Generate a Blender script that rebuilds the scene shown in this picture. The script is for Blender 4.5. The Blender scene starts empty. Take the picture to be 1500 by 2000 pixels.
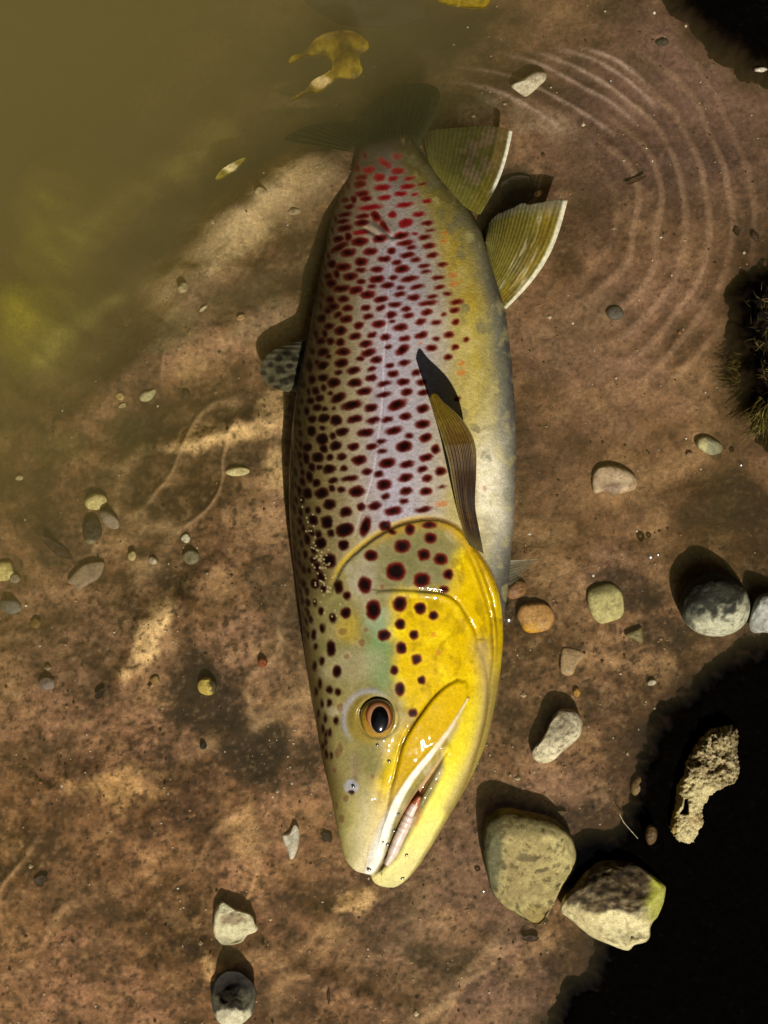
import bpy, math, random
import numpy as np
from mathutils import Vector

# ------------------------------------------------------------------ camera, light, exposure
S = 0.00034            # metres per photo pixel on the water plane (photo 1500 x 2000)
H = 0.95               # camera height above the water
scene = bpy.context.scene
COL = scene.collection

cam = bpy.data.cameras.new("camera")
cam.sensor_fit = 'VERTICAL'
cam.angle = 2 * math.atan(1000 * S / H)
cam.clip_start = 0.01
cam.clip_end = 200
cam_o = bpy.data.objects.new("camera", cam)
cam_o.location = (0, 0, H)
COL.objects.link(cam_o)
scene.camera = cam_o

SUN_EL = math.radians(50)
SUN_AZ = math.radians(-75)     # direction in the XY plane towards the sun (from below the picture, a little right)
world = bpy.data.worlds.new("World")
scene.world = world
world.use_nodes = True
wn = world.node_tree.nodes
sky = wn.new("ShaderNodeTexSky")
sky.sky_type = 'NISHITA'
sky.sun_disc = False
sky.air_density = 0.3
sky.dust_density = 1.2
sky.ozone_density = 0.6
sky.sun_elevation = SUN_EL
sky.sun_rotation = math.pi / 2 - SUN_AZ
world.node_tree.links.new(sky.outputs[0], wn["Background"].inputs[0])
wn["Background"].inputs[1].default_value = 0.05

sun = bpy.data.lights.new("sun", 'SUN')
sun.energy = 5.0
sun.angle = math.radians(0.5)
sun.color = (1.0, 0.93, 0.82)
sun_o = bpy.data.objects.new("sun", sun)
sd = Vector((math.cos(SUN_EL) * math.cos(SUN_AZ), math.cos(SUN_EL) * math.sin(SUN_AZ), math.sin(SUN_EL)))
sun_o.rotation_euler = sd.to_track_quat('Z', 'Y').to_euler()
COL.objects.link(sun_o)

scene.view_settings.view_transform = 'Standard'
scene.view_settings.look = 'None'
scene.view_settings.gamma = 1.0
scene.view_settings.exposure = 0.0
scene.render.engine = 'CYCLES'
scene.cycles.use_denoising = True
scene.cycles.max_bounces = 8
scene.cycles.volume_bounces = 1
scene.cycles.transparent_max_bounces = 16
scene.cycles.caustics_reflective = False
scene.cycles.caustics_refractive = False

rng = np.random.default_rng(7)
random.seed(7)

# ------------------------------------------------------------------ numeric helpers
def wx(px, z=0.0):
    return (np.asarray(px, float) - 750.0) * S * (H - z) / H

def wy(py, z=0.0):
    return (1000.0 - np.asarray(py, float)) * S * (H - z) / H

def _hash(ix, iy, iz, seed):
    h = (ix.astype(np.int64) * 374761393 + iy.astype(np.int64) * 668265263 + iz.astype(np.int64) * 2147483647 + seed * 1274126177) & 0xFFFFFFFF
    h = ((h ^ (h >> 13)) * 1274126177) & 0xFFFFFFFF
    h = ((h ^ (h >> 16)) * 2246822519) & 0xFFFFFFFF
    h = h ^ (h >> 15)
    return (h & 0xFFFFFF) / float(0xFFFFFF) * 2 - 1

def vnoise(x, y, seed=0, z=None):
    x = np.asarray(x, float); y = np.asarray(y, float)
    x0 = np.floor(x); y0 = np.floor(y)
    fx = x - x0; fy = y - y0
    u = fx * fx * fx * (fx * (fx * 6 - 15) + 10); v = fy * fy * fy * (fy * (fy * 6 - 15) + 10)
    if z is None:
        zz = np.zeros_like(x0)
        a = _hash(x0, y0, zz, seed); b = _hash(x0 + 1, y0, zz, seed)
        c = _hash(x0, y0 + 1, zz, seed); d = _hash(x0 + 1, y0 + 1, zz, seed)
        return (a * (1 - u) + b * u) * (1 - v) + (c * (1 - u) + d * u) * v
    z = np.asarray(z, float); z0 = np.floor(z); fz = z - z0
    w = fz * fz * (3 - 2 * fz)
    out = 0
    for dz, ww in ((0, 1 - w), (1, w)):
        a = _hash(x0, y0, z0 + dz, seed); b = _hash(x0 + 1, y0, z0 + dz, seed)
        c = _hash(x0, y0 + 1, z0 + dz, seed); d = _hash(x0 + 1, y0 + 1, z0 + dz, seed)
        out = out + ((a * (1 - u) + b * u) * (1 - v) + (c * (1 - u) + d * u) * v) * ww
    return out

def fbm(x, y, octv=4, seed=0, z=None, gain=0.5):
    t = 0; amp = 1.0; nrm = 0
    for k in range(octv):
        f = 2.03 ** k
        # turn each octave so that the lattice never shows
        ca, sa = math.cos(0.7 * k + 0.3), math.sin(0.7 * k + 0.3)
        X = (x * ca - y * sa) * f; Y = (x * sa + y * ca) * f
        t = t + amp * vnoise(X + 17.3 * k, Y - 9.1 * k, seed + 31 * k, None if z is None else z * f)
        nrm += amp; amp *= gain
    return t / nrm

def sstep(a, b, x):
    t = np.clip((np.asarray(x, float) - a) / (b - a), 0, 1)
    return t * t * (3 - 2 * t)

def mix(c, col, m):
    return c * (1 - m[..., None]) + np.asarray(col, float) * m[..., None]

def seg_dist(X, Y, pts, closed=False):
    """distance to a polyline and the position along it (0..1)"""
    pts = np.asarray(pts, float)
    if closed:
        pts = np.vstack([pts, pts[:1]])
    L = np.r_[0, np.cumsum(np.hypot(*np.diff(pts, axis=0).T))]
    best = np.full(X.shape, 1e9); pos = np.zeros(X.shape)
    for i in range(len(pts) - 1):
        ax, ay = pts[i]; bx, by = pts[i + 1]
        dx, dy = bx - ax, by - ay
        l2 = dx * dx + dy * dy + 1e-12
        t = np.clip(((X - ax) * dx + (Y - ay) * dy) / l2, 0, 1)
        d = np.hypot(X - ax - t * dx, Y - ay - t * dy)
        m = d < best
        best = np.where(m, d, best)
        pos = np.where(m, (L[i] + t * (L[i + 1] - L[i])) / L[-1], pos)
    return best, pos

def inside(X, Y, pts):
    pts = np.asarray(pts, float)
    r = np.zeros(X.shape, bool)
    n = len(pts)
    for i in range(n):
        x1, y1 = pts[i]; x2, y2 = pts[(i + 1) % n]
        if y1 == y2:
            continue
        c = ((y1 > Y) != (y2 > Y)) & (X < (x2 - x1) * (Y - y1) / (y2 - y1) + x1)
        r ^= c
    return r

def sdf(X, Y, pts):
    """signed distance to a polygon, positive inside"""
    d, _ = seg_dist(X, Y, pts, True)
    return np.where(inside(X, Y, pts), d, -d)

def smooth_poly(pts, n=8, closed=False):
    p = [np.array(q, float) for q in pts]
    if closed:
        p = [p[-1]] + p + [p[0], p[1]]
    else:
        p = [2 * p[0] - p[1]] + p + [2 * p[-1] - p[-2]]
    out = []
    for i in range(1, len(p) - 2):
        for k in range(n):
            t = k / n
            a, b, c, d = p[i - 1], p[i], p[i + 1], p[i + 2]
            out.append(0.5 * ((2 * b) + (c - a) * t + (2 * a - 5 * b + 4 * c - d) * t * t + (3 * b - a - 3 * c + d) * t ** 3))
    if not closed:
        out.append(p[-2])
    return np.array(out)

def resample(pts, n):
    pts = np.asarray(pts, float)
    L = np.r_[0, np.cumsum(np.sqrt((np.diff(pts, axis=0) ** 2).sum(1)))]
    t = np.linspace(0, L[-1], n)
    return np.stack([np.interp(t, L, pts[:, k]) for k in range(pts.shape[1])], 1)

def smooth_curve(xs, ys, q, sig):
    """linear interpolation through the key values, then a gaussian blur of width sig"""
    step = 1.0
    g = np.arange(xs[0] - 4 * sig, xs[-1] + 4 * sig, step)
    v = np.interp(g, xs, ys)
    # extend the ends along their slope so the blur keeps them
    v = np.where(g < xs[0], ys[0] + (g - xs[0]) * (ys[1] - ys[0]) / (xs[1] - xs[0]), v)
    v = np.where(g > xs[-1], ys[-1] + (g - xs[-1]) * (ys[-1] - ys[-2]) / (xs[-1] - xs[-2]), v)
    k = np.arange(-int(3 * sig), int(3 * sig) + 1)
    w = np.exp(-0.5 * (k / sig) ** 2); w /= w.sum()
    v = np.convolve(np.pad(v, len(k) // 2, mode='edge'), w, mode='valid')
    return np.interp(q, g, v)

# ------------------------------------------------------------------ mesh helpers
def link(name, me, parent=None, mat=None):
    o = bpy.data.objects.new(name, me)
    COL.objects.link(o)
    if parent is not None:
        o.parent = parent
    if mat is not None:
        me.materials.append(mat)
    return o

def mesh_from(name, verts, faces, cols=None, smooth=True):
    """verts (n,3), faces (m,4) or (m,3) array or list of arrays; cols (n,3) base colour"""
    if not isinstance(faces, (list, tuple)):
        faces = [faces]
    verts = np.asarray(verts, np.float32)
    me = bpy.data.meshes.new(name)
    nl = sum(f.size for f in faces); nf = sum(len(f) for f in faces)
    me.vertices.add(len(verts)); me.vertices.foreach_set("co", verts.ravel())
    me.loops.add(nl); me.polygons.add(nf)
    me.loops.foreach_set("vertex_index", np.concatenate([f.ravel() for f in faces]).astype(np.int32))
    tot = np.concatenate([np.full(len(f), f.shape[1]) for f in faces])
    start = np.r_[0, np.cumsum(tot)[:-1]].astype(np.int32)
    me.polygons.foreach_set("loop_start", start)
    me.polygons.foreach_set("loop_total", tot.astype(np.int32))
    me.polygons.foreach_set("use_smooth", np.full(nf, smooth))
    me.update(calc_edges=True)
    me.validate()
    if cols is not None:
        a = me.color_attributes.new("tint", 'FLOAT_COLOR', 'POINT')
        c = np.ones((len(verts), 4), np.float32); c[:, :3] = cols
        a.data.foreach_set("color", c.ravel())
    return me

def grid_faces(nr, nc, wrap=False):
    r = np.arange(nr - 1)[:, None]
    c = np.arange(nc if wrap else nc - 1)[None, :]
    c2 = (c + 1) % nc
    return np.stack(np.broadcast_arrays(r * nc + c, r * nc + c2, (r + 1) * nc + c2, (r + 1) * nc + c), -1).reshape(-1, 4)

def thing(name, label, cat, loc=(0, 0, 0), group=None):
    o = bpy.data.objects.new(name, None)
    o.empty_display_size = 0.02
    o.location = loc
    COL.objects.link(o)
    o['label'] = label; o['category'] = cat
    if group: o['group'] = group
    return o

def tag(o, label, cat, group=None):
    o['label'] = label; o['category'] = cat
    if group: o['group'] = group
    return o

# ------------------------------------------------------------------ materials
def nodes_of(name):
    m = bpy.data.materials.new(name)
    m.use_nodes = True
    nt = m.node_tree
    return m, nt, nt.nodes["Principled BSDF"], nt.nodes["Material Output"]

def N(nt, t, **kw):
    n = nt.nodes.new(t)
    for k, v in kw.items():
        if k in n.inputs:
            n.inputs[k].default_value = v
        else:
            setattr(n, k, v)
    return n

def noise_node(nt, scale, detail=4, rough=0.55, coord='Object'):
    tc = nt.nodes.get("tc") or nt.nodes.new("ShaderNodeTexCoord"); tc.name = "tc"
    n = N(nt, "ShaderNodeTexNoise", Scale=scale, Detail=detail, Roughness=rough)
    nt.links.new(tc.outputs[coord], n.inputs["Vector"])
    return n

def ramp(nt, src, stops):
    r = nt.nodes.new("ShaderNodeValToRGB")
    e = r.color_ramp.elements
    while len(e) > len(stops): e.remove(e[-1])
    while len(e) < len(stops): e.new(0.5)
    for k, (p, c) in enumerate(stops):
        e[k].position = p
        e[k].color = (*c, 1) if len(c) == 3 else c
    nt.links.new(src, r.inputs[0])
    return r

def mixrgb(nt, mode, fac, a, b):
    m = nt.nodes.new("ShaderNodeMix"); m.data_type = 'RGBA'; m.blend_type = mode
    for sock, v in ((m.inputs[0], fac), (m.inputs[6], a), (m.inputs[7], b)):
        if hasattr(v, "links"): nt.links.new(v, sock)
        else: sock.default_value = v if not isinstance(v, tuple) else (*v[:3], 1)
    return m.outputs[2]

def bump(nt, height, strength, dist, prev=None):
    b = N(nt, "ShaderNodeBump", Strength=strength, Distance=dist)
    nt.links.new(height, b.inputs["Height"])
    if prev is not None: nt.links.new(prev, b.inputs["Normal"])
    return b.outputs[0]

def tint_material(name, rough=0.6, spec=0.3, grain=((700, 0.35), (150, 0.3)), bumps=((900, 0.5, 0.0006),), coat=0.0):
    """base colour from the painted 'tint' attribute, broken up by procedural grain, with fine relief"""
    m, nt, p, out = nodes_of(name)
    at = nt.nodes.new("ShaderNodeAttribute"); at.attribute_name = "tint"
    c = at.outputs["Color"]
    for sc, amt in grain:
        n = noise_node(nt, sc, 5, 0.6)
        r = ramp(nt, n.outputs[0], [(0.28, (1 - amt,) * 3), (0.5, (1, 1, 1)), (0.74, (1 + amt,) * 3)])
        c = mixrgb(nt, 'MULTIPLY', 1.0, c, r.outputs[0])
    nt.links.new(c, p.inputs["Base Color"])
    p.inputs["Roughness"].default_value = rough
    p.inputs["Specular IOR Level"].default_value = spec
    p.inputs["Coat Weight"].default_value = coat
    p.inputs["Coat Roughness"].default_value = 0.12
    prev = None
    for sc, st, d in bumps:
        prev = bump(nt, noise_node(nt, sc, 5, 0.65).outputs[0], st, d, prev)
    if prev is not None: nt.links.new(prev, p.inputs["Normal"])
    return m

# ------------------------------------------------------------------ river bed
FISH_AXIS = [(775, 262), (765, 330), (782, 450), (798, 600), (789, 800), (784, 950), (786, 1150), (790, 1300), (780, 1500), (757, 1650), (760, 1730)]

CAUSTIC_LINES = [smooth_poly(q, 4) for q in ([(890, 95), (975, 125), (1050, 165), (1130, 215), (1210, 270)], [(985, 85), (1060, 115), (1130, 160), (1200, 205), (1250, 242)], [(1030, 80), (1110, 115), (1180, 160), (1240, 205), (1290, 245)],
                                            [(1085, 80), (1160, 110), (1230, 160), (1290, 212)], [(1130, 82), (1200, 112), (1270, 168)], [(880, 125), (960, 160), (1040, 210), (1110, 265)])]

def caustic_net(px, py):  # network of caustic light streaks, raised and painted pale
    wxx = px + 70 * fbm(px / 190, py / 190, 2, 331); wyy = py + 70 * fbm(px / 190, py / 190, 2, 332)
    u = (wxx * 0.80 + wyy * 0.60) / 110.0; v = (-wxx * 0.60 + wyy * 0.80) / 260.0
    n = fbm(u, v, 2, 333)
    cr = np.exp(-(n / 0.17) ** 2)
    cm = sstep(0.0, 0.35, 0.22 + fbm(px / 260, py / 260, 2, 334)) * np.clip((1 - sstep(540, 760, px)) * sstep(560, 800, py) + sstep(1700, 1850, py) * (1 - sstep(900, 1100, px)), 0, 1)
    return cr, cm

def bed_px(px, py):
    """height of the river bed under photo pixel (px, py), without the fine grain"""
    px = np.asarray(px, float); py = np.asarray(py, float)
    z = np.full(np.broadcast(px, py).shape, -0.0135)
    # shallower towards the lower right shore
    z = z + 0.006 * sstep(900, 1500, px) * sstep(900, 1500, py)
    # deep murky water towards the upper left
    s = ((850 - px) * 1000 + (0 - py) * 850) / 1312.0
    z = z - 0.042 * sstep(-420, 160, s) * (1 - 0.55 * sstep(560, 700, px) * sstep(120, 260, py)) - 0.20 * np.clip(s / 620.0, 0, 1.35) ** 1.35
    z = z + 0.068 * np.exp(-((px + 30) / 120) ** 2) * sstep(100, 250, py) * (1 - sstep(520, 760, py))
    z = z + 0.016 * sstep(-100, 150, s) * fbm((px * 0.75 + py * 0.66) / 300, (px * -0.66 + py * 0.75) / 120, 3, 14)
    z = z - 0.022 * np.exp(-((px - 740) / 170) ** 2 - ((py - 150) / 190) ** 2)
    z = z - 0.03 * np.exp(-((px - 700) / 190) ** 2 - ((py + 40) / 110) ** 2)
    # sand drifts, plus ridges standing in for caustic light bands
    def ridge(pts, wid, hgt):
        d, t = seg_dist(px + 14 * vnoise(px / 60, py / 60, 5), py + 14 * vnoise(px / 60, py / 60, 6), pts)
        return hgt * np.exp(-(d / wid) ** 2) * (0.55 + 0.45 * np.sin(np.pi * np.clip(t, 0.03, 0.97)))
    z = z + ridge([(350, 500), (440, 410), (540, 325), (640, 320)], 80, 0.036)
    z = z + ridge([(300, 620), (400, 560), (520, 520), (600, 440)], 60, 0.020)
    z = z + ridge([(120, 800), (280, 700), (420, 650), (560, 590)], 45, 0.012)
    z = z + ridge([(305, 880), (400, 850), (480, 835), (560, 800)], 26, 0.0085)
    z = z + ridge([(430, 1100), (350, 1180), (300, 1230), (240, 1340)], 24, 0.0085)
    z = z + ridge([(560, 900), (520, 980), (470, 1060)], 40, 0.003)
    z = z + ridge([(380, 1790), (410, 1860), (450, 1950), (480, 2050)], 22, 0.006)
    z = z + ridge([(150, 1500), (260, 1490), (330, 1560), (300, 1650)], 34, 0.006)
    z = z + ridge([(500, 1680), (560, 1760), (640, 1830)], 26, 0.004) + ridge([(60, 1560), (180, 1500), (280, 1440)], 30, 0.005) + ridge([(470, 1230), (440, 1320), (470, 1390)], 26, 0.004) + ridge([(300, 1760), (330, 1850), (310, 1960)], 22, 0.0045)
    z = z + ridge([(520, 1880), (640, 1910), (760, 1970)], 24, 0.006)
    z = z + ridge([(640, 1790), (720, 1760), (800, 1820)], 26, 0.006)
    z = z + ridge([(1010, 1180), (1120, 1240), (1260, 1300)], 20, 0.002)
    z = z + ridge([(930, 130), (1010, 170), (1090, 210), (1180, 290)], 26, 0.003)
    # mud rings standing in for caustic arcs round the pelvic fin
    r = np.hypot(px - 1050, py - 420); a = np.arctan2(py - 420, px - 1050)
    env = sstep(130, 190, r) * (1 - sstep(360, 520, r)) * sstep(-1.2, -0.7, a) * (1 - sstep(0.75, 1.3, a))
    z = z + 0.0009 * env * np.sin((r + 9 * vnoise(px / 90, py / 90, 3)) * 2 * np.pi / 45)
    cr, cm = caustic_net(px, py)
    z = z + 0.0022 * cr * cm
    # hollow where the fish lies
    d, _ = seg_dist(px, py, FISH_AXIS)
    z = z - 0.004 * (1 - sstep(150, 260, d)) * sstep(380, 560, py)
    # waves of soft mud
    lowl = sstep(700, 1050, py) * (1 - sstep(560, 700, px))
    z = z + 0.0044 * fbm(px / 210, py / 150, 3, 11) + (0.0016 + 0.0012 * lowl) * fbm(px / 70 + py / 190, py / 58 - px / 300, 3, 12)
    for ln in CAUSTIC_LINES:  # caustic lines shaped as thin ridges
        d, t = seg_dist(px, py, ln)
        z = z + 0.0009 * np.exp(-(d / 6) ** 2) * np.sin(np.pi * np.clip(t, 0.02, 0.98)) ** 0.6
    return z

def bed_fine(px, py):
    soft = 1 - 0.75 * sstep(-50, 200, ((850 - px) * 1000 - py * 850) / 1312.0)
    g = 0.00062 * fbm(px / 21, py / 18, 3, 21) + 0.00034 * fbm(px / 7.5, py / 7.0, 2, 22)
    rough = 0.55 + 0.75 * sstep(-0.15, 0.45, fbm(px / 170, py / 170, 3, 23) + 0.5 * sstep(1100, 1500, py) - 0.25 * sstep(700, 1000, px))
    return g * rough * soft

def axis(half, step, far, fac=1.32):
    a = list(np.arange(0, half, step))
    d = step
    while a[-1] < far:
        d *= fac
        a.append(a[-1] + d)
    a = np.array(a)
    return np.r_[-a[:0:-1], a]

SHADE_POLYS = {  # outlines of the areas where cast shadow is built in black
    "shade_ledge_low": [(1560, 1255), (1490, 1275), (1440, 1300), (1400, 1335), (1350, 1375), (1315, 1400), (1290, 1440), (1275, 1500), (1262, 1560), (1240, 1620), (1200, 1645),
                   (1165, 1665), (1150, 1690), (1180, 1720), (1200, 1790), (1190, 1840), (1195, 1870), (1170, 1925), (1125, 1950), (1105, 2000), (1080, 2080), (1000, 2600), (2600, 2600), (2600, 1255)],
    "shade_ledge_top": [(1325, -50), (1355, 5), (1400, 40), (1435, 72), (1475, 100), (1525, 128), (1590, 145), (2300, 160), (2300, -900), (1250, -900)],
    "shade_ledge_right": [(1540, 515), (1510, 540), (1470, 556), (1457, 580), (1460, 620), (1475, 680), (1465, 720), (1490, 770), (1505, 800), (1520, 850), (1570, 870), (2000, 900), (2000, 480), (1600, 480)],
}
gx = axis(0.30, 0.00105, 14.0)
gy = axis(0.39, 0.00105, 14.0)
GX, GY = np.meshgrid(gx, gy)
zq = -0.014
PX = 750 + GX / S * H / (H - zq); PY = 1000 - GY / S * H / (H - zq)
PXc = 750 + np.sign(PX - 750) * np.minimum(np.abs(PX - 750), 1400)
PYc = 1000 + np.sign(PY - 1000) * np.minimum(np.abs(PY - 1000), 1800)
BZ = bed_px(PXc, PYc) + bed_fine(PX, PY)
# mud colours, with caustics and shade painted in: brown, greyer and redder patches, dark organic stains, pale fine sand
base = np.zeros(PX.shape + (3,))
base[:] = (0.165, 0.086, 0.039)
big = fbm(PX / 260, PY / 230, 4, 41)
base = mix(base, (0.225, 0.122, 0.066), sstep(0.02, 0.4, big))
base = mix(base, (0.074, 0.036, 0.011), sstep(0.0, 0.38, -big))
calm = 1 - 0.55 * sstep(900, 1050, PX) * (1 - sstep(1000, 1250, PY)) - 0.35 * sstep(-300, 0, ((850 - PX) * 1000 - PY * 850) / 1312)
med = fbm(PX / 95, PY / 80, 3, 42)
base = mix(base, (0.300, 0.175, 0.082), 0.5 * sstep(0.14, 0.5, med))
base = mix(base, (0.046, 0.022, 0.008), 0.6 * sstep(0.10, 0.5, -med))
fin = fbm(PX / 26, PY / 24, 4, 43)
base = mix(base, (0.30, 0.185, 0.09), 0.3 * calm * sstep(0.15, 0.5, fin))
base = mix(base, (0.030, 0.015, 0.007), 0.5 * calm * sstep(0.15, 0.45, -fin))
vf = fbm(PX / 8, PY / 8, 3, 44)
mauve = np.exp(-((PX - 1330) / 330) ** 2 - ((PY - 200) / 260) ** 2)
base = mix(base, (0.118, 0.062, 0.050), 0.8 * mauve)
mauve = np.exp(-((PX - 1020) / 420) ** 2 - ((PY - 1820) / 330) ** 2) + 0.6 * np.exp(-((PX - 1150) / 200) ** 2 - ((PY - 700) / 260) ** 2)
base = mix(base, (0.135, 0.072, 0.052), 0.6 * np.clip(mauve, 0, 1) * sstep(-0.35, 0.3, fbm(PX / 120, PY / 110, 3, 45)))
def stain_or_light(cx, cy, rx, ry, ang, col, amt, seed):
    global base
    ca, sa = math.cos(ang), math.sin(ang)
    u = ((PX - cx) * ca + (PY - cy) * sa) / rx; v = (-(PX - cx) * sa + (PY - cy) * ca) / ry
    d = np.hypot(u, v) + 0.75 * fbm(PX / 48, PY / 48, 5, seed, gain=0.6)
    base = mix(base, col, amt * (1 - sstep(0.45, 1.15, d)))
DK = (0.026, 0.013, 0.006)
for q in [(420, 1400, 95, 160, -0.5, DK, .92, 60), (520, 1460, 110, 75, 0.5, DK, .9, 61), (200, 1340, 60, 40, .4, DK, .5, 55), (560, 1250, 50, 120, 0, DK, .4, 56), (150, 1760, 120, 70, .3, (0.06, 0.03, 0.012), .5, 57), (330, 1500, 60, 60, 0, DK, .45, 58), (260, 820, 90, 60, 0.6, DK, .55, 62),
          (500, 880, 60, 50, 0, DK, .55, 63), (390, 1560, 40, 130, 0.1, (0.05, 0.022, 0.01), .6, 64), (120, 1080, 90, 60, .5, DK, .5, 65),
          (330, 1130, 60, 30, .3, DK, .45, 66), (1230, 1150, 90, 40, .3, DK, .75, 67), (1290, 1240, 60, 40, .5, DK, .6, 68),
          (1230, 1480, 80, 90, .3, (0.05, 0.026, 0.01), .55, 69), (1180, 1620, 110, 70, -.3, DK, .7, 70), (1120, 1880, 70, 60, 0, DK, .5, 71),
          (1460, 980, 90, 60, 0, DK, .6, 72), (1420, 880, 50, 160, 0, (0.07, 0.04, 0.012), .5, 73), (830, 1860, 120, 40, .2, DK, .55, 74),
          (590, 1080, 40, 200, 0, DK, .35, 75), (1260, 130, 60, 30, .5, DK, .4, 76), (720, 1800, 120, 40, -.2, DK, .4, 77), (985, 1150, 45, 50, 0, DK, .75, 78),
          (360, 1310, 60, 80, 0, DK, .35, 79), (1015, 370, 60, 50, 0, DK, .85, 80), (640, 30, 140, 60, 0.1, DK, .8, 81), (770, 20, 120, 60, 0.1, DK, .8, 82),  # top-centre pair paints a dark reflection on the bed
          (240, 850, 70, 40, .4, (0.06, 0.05, 0.012), .5, 83), (80, 860, 90, 50, .4, (0.08, 0.06, 0.015), .5, 84)]:
    stain_or_light(*q)
PALE = (0.56, 0.36, 0.165)  # mostly caustic light streaks painted as pale silt
for q in [(290, 1240, 34, 110, 0.55, PALE, .8, 90), (420, 850, 130, 26, -0.22, PALE, .7, 91), (540, 810, 40, 60, 0, PALE, .6, 92), (550, 920, 40, 60, 0, PALE, .6, 93),
          (470, 330, 200, 60, -0.5, (0.36, 0.25, 0.12), .8, 94), (570, 320, 90, 34, 0, PALE, .7, 95), (450, 470, 120, 45, -.6, (0.34, 0.235, 0.115), .6, 96), (600, 180, 110, 50, -.3, PALE, .5, 97),
          (690, 1760, 45, 28, -.3, PALE, .75, 98), (420, 1890, 22, 50, -.5, PALE, .6, 99), (220, 1530, 90, 50, 0, (0.40, .25, .105), .5, 100), (480, 1620, 40, 60, 0, (0.40, .25, .11), .5, 101),
          (1070, 240, 80, 40, .5, (0.25, .17, .10), .5, 102), (930, 200, 70, 34, -.2, (0.26, .19, .12), .5, 103), (1120, 640, 120, 80, 0, (0.2, .12, .06), .4, 104), (330, 640, 70, 50, -.7, (0.24, .18, .085), .5, 105),
          (520, 620, 70, 40, -.4, (0.24, .16, .09), .5, 106)]:
    stain_or_light(*q)
tex = fbm(PX / 17, PY / 15, 4, 46, gain=0.6)
base = base * np.clip(1 + calm * (0.30 * tex + 0.28 * vf), 0.25, 1.7)[..., None]
base = mix(base, (0.34, 0.24, 0.13), 0.2 * calm * sstep(0.28, 0.55, vf))
base = mix(base, (0.014, 0.008, 0.004), 0.6 * calm * sstep(0.30, 0.5, -vf))
cr, cm = caustic_net(PXc, PYc)
base = mix(base, (0.44, 0.28, 0.14), 0.5 * cr ** 1.5 * cm * np.clip(0.8 + 0.9 * tex, 0, 1))  # caustic network painted pale into the mud
for ln in CAUSTIC_LINES:
    d, t = seg_dist(PX, PY, ln)
    base = mix(base, (0.40, 0.27, 0.19), 0.7 * np.exp(-((d + 1.5 * vnoise(PX / 15, PY / 15, 311)) / 4.0) ** 2) * np.sin(np.pi * np.clip(t, 0.0, 1.0)) ** 0.7)  # caustic light lines painted pale
for pts_, w_, c_, a_ in (([(60, 640), (250, 440), (420, 320), (640, 190)], 70, (0.03, 0.024, 0.008), .9), ([(0, 330), (200, 190), (420, 60)], 60, (0.05, 0.04, 0.01), .7), ([(560, 20), (720, 0), (880, 20)], 70, (0.008, 0.007, 0.006), .95),  # last band paints the dark reflection at top centre
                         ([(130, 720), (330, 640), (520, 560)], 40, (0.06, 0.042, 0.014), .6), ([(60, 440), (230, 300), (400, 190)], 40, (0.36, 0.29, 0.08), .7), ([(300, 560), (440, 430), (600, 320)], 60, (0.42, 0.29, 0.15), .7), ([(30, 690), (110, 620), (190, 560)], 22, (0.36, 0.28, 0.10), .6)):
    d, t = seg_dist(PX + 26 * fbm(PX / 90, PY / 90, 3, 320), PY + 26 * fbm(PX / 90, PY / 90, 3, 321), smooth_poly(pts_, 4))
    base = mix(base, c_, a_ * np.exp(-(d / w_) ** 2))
rq = np.hypot(PX - 1050, PY - 420) + 9 * vnoise(PX / 90, PY / 90, 3); aq = np.arctan2(PY - 420, PX - 1050)
env = sstep(130, 190, rq) * (1 - sstep(360, 520, rq)) * sstep(-1.2, -0.7, aq) * (1 - sstep(0.75, 1.3, aq))
base = mix(base, (0.33, 0.20, 0.115), 0.35 * env * sstep(0.2, 1.0, np.sin(rq * 2 * np.pi / 45 - 0.6)))  # caustic arcs painted as pale rings
base = mix(base, (0.26, 0.21, 0.006), 0.9 * np.exp(-((PX + 30) / 130) ** 2) * sstep(60, 250, PY) * (1 - sstep(560, 800, PY)))
mean_ = np.array((0.155, 0.083, 0.040))
base = mean_ * (np.clip(base, 0.004, 1) / mean_) ** 1.28
lowleft = sstep(1250, 1600, PY) * (1 - sstep(600, 800, PX))
base = base * (1 + lowleft[..., None] * np.array((0.08, -0.02, -0.10)))
for pol in SHADE_POLYS.values():
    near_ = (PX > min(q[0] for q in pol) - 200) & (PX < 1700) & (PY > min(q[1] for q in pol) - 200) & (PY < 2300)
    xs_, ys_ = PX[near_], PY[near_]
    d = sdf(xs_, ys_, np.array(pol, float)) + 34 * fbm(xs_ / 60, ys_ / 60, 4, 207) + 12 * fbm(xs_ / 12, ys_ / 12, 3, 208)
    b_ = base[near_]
    b_ = mix(b_, (0.055, 0.026, 0.010), 0.85 * sstep(-95, -30, d)); b_ = mix(b_, (0.012, 0.006, 0.003), sstep(-55, -10, d))  # soft shadow fringe painted dark into the bed colour
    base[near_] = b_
verts = np.stack([GX, GY, BZ], -1).reshape(-1, 3)
MUD = tint_material("river_mud", rough=0.8, spec=0.2, grain=((420, 0.36), (1500, 0.42), (90, 0.15)), bumps=((600, 0.55, 0.0012), (2200, 0.5, 0.0005)))
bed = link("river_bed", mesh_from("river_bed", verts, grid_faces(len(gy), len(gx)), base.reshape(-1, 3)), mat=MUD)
bed['kind'] = 'structure'

def bed_z(px, py):
    z = -0.014
    for _ in range(3):
        # the bed is laid out for pixels seen at zq: convert from the true depth
        qx = 750 + (px - 750) * (H - z) / (H - zq); qy = 1000 + (py - 1000) * (H - z) / (H - zq)
        z = float(bed_px(np.array([qx]), np.array([qy]))[0])
    return z

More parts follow.
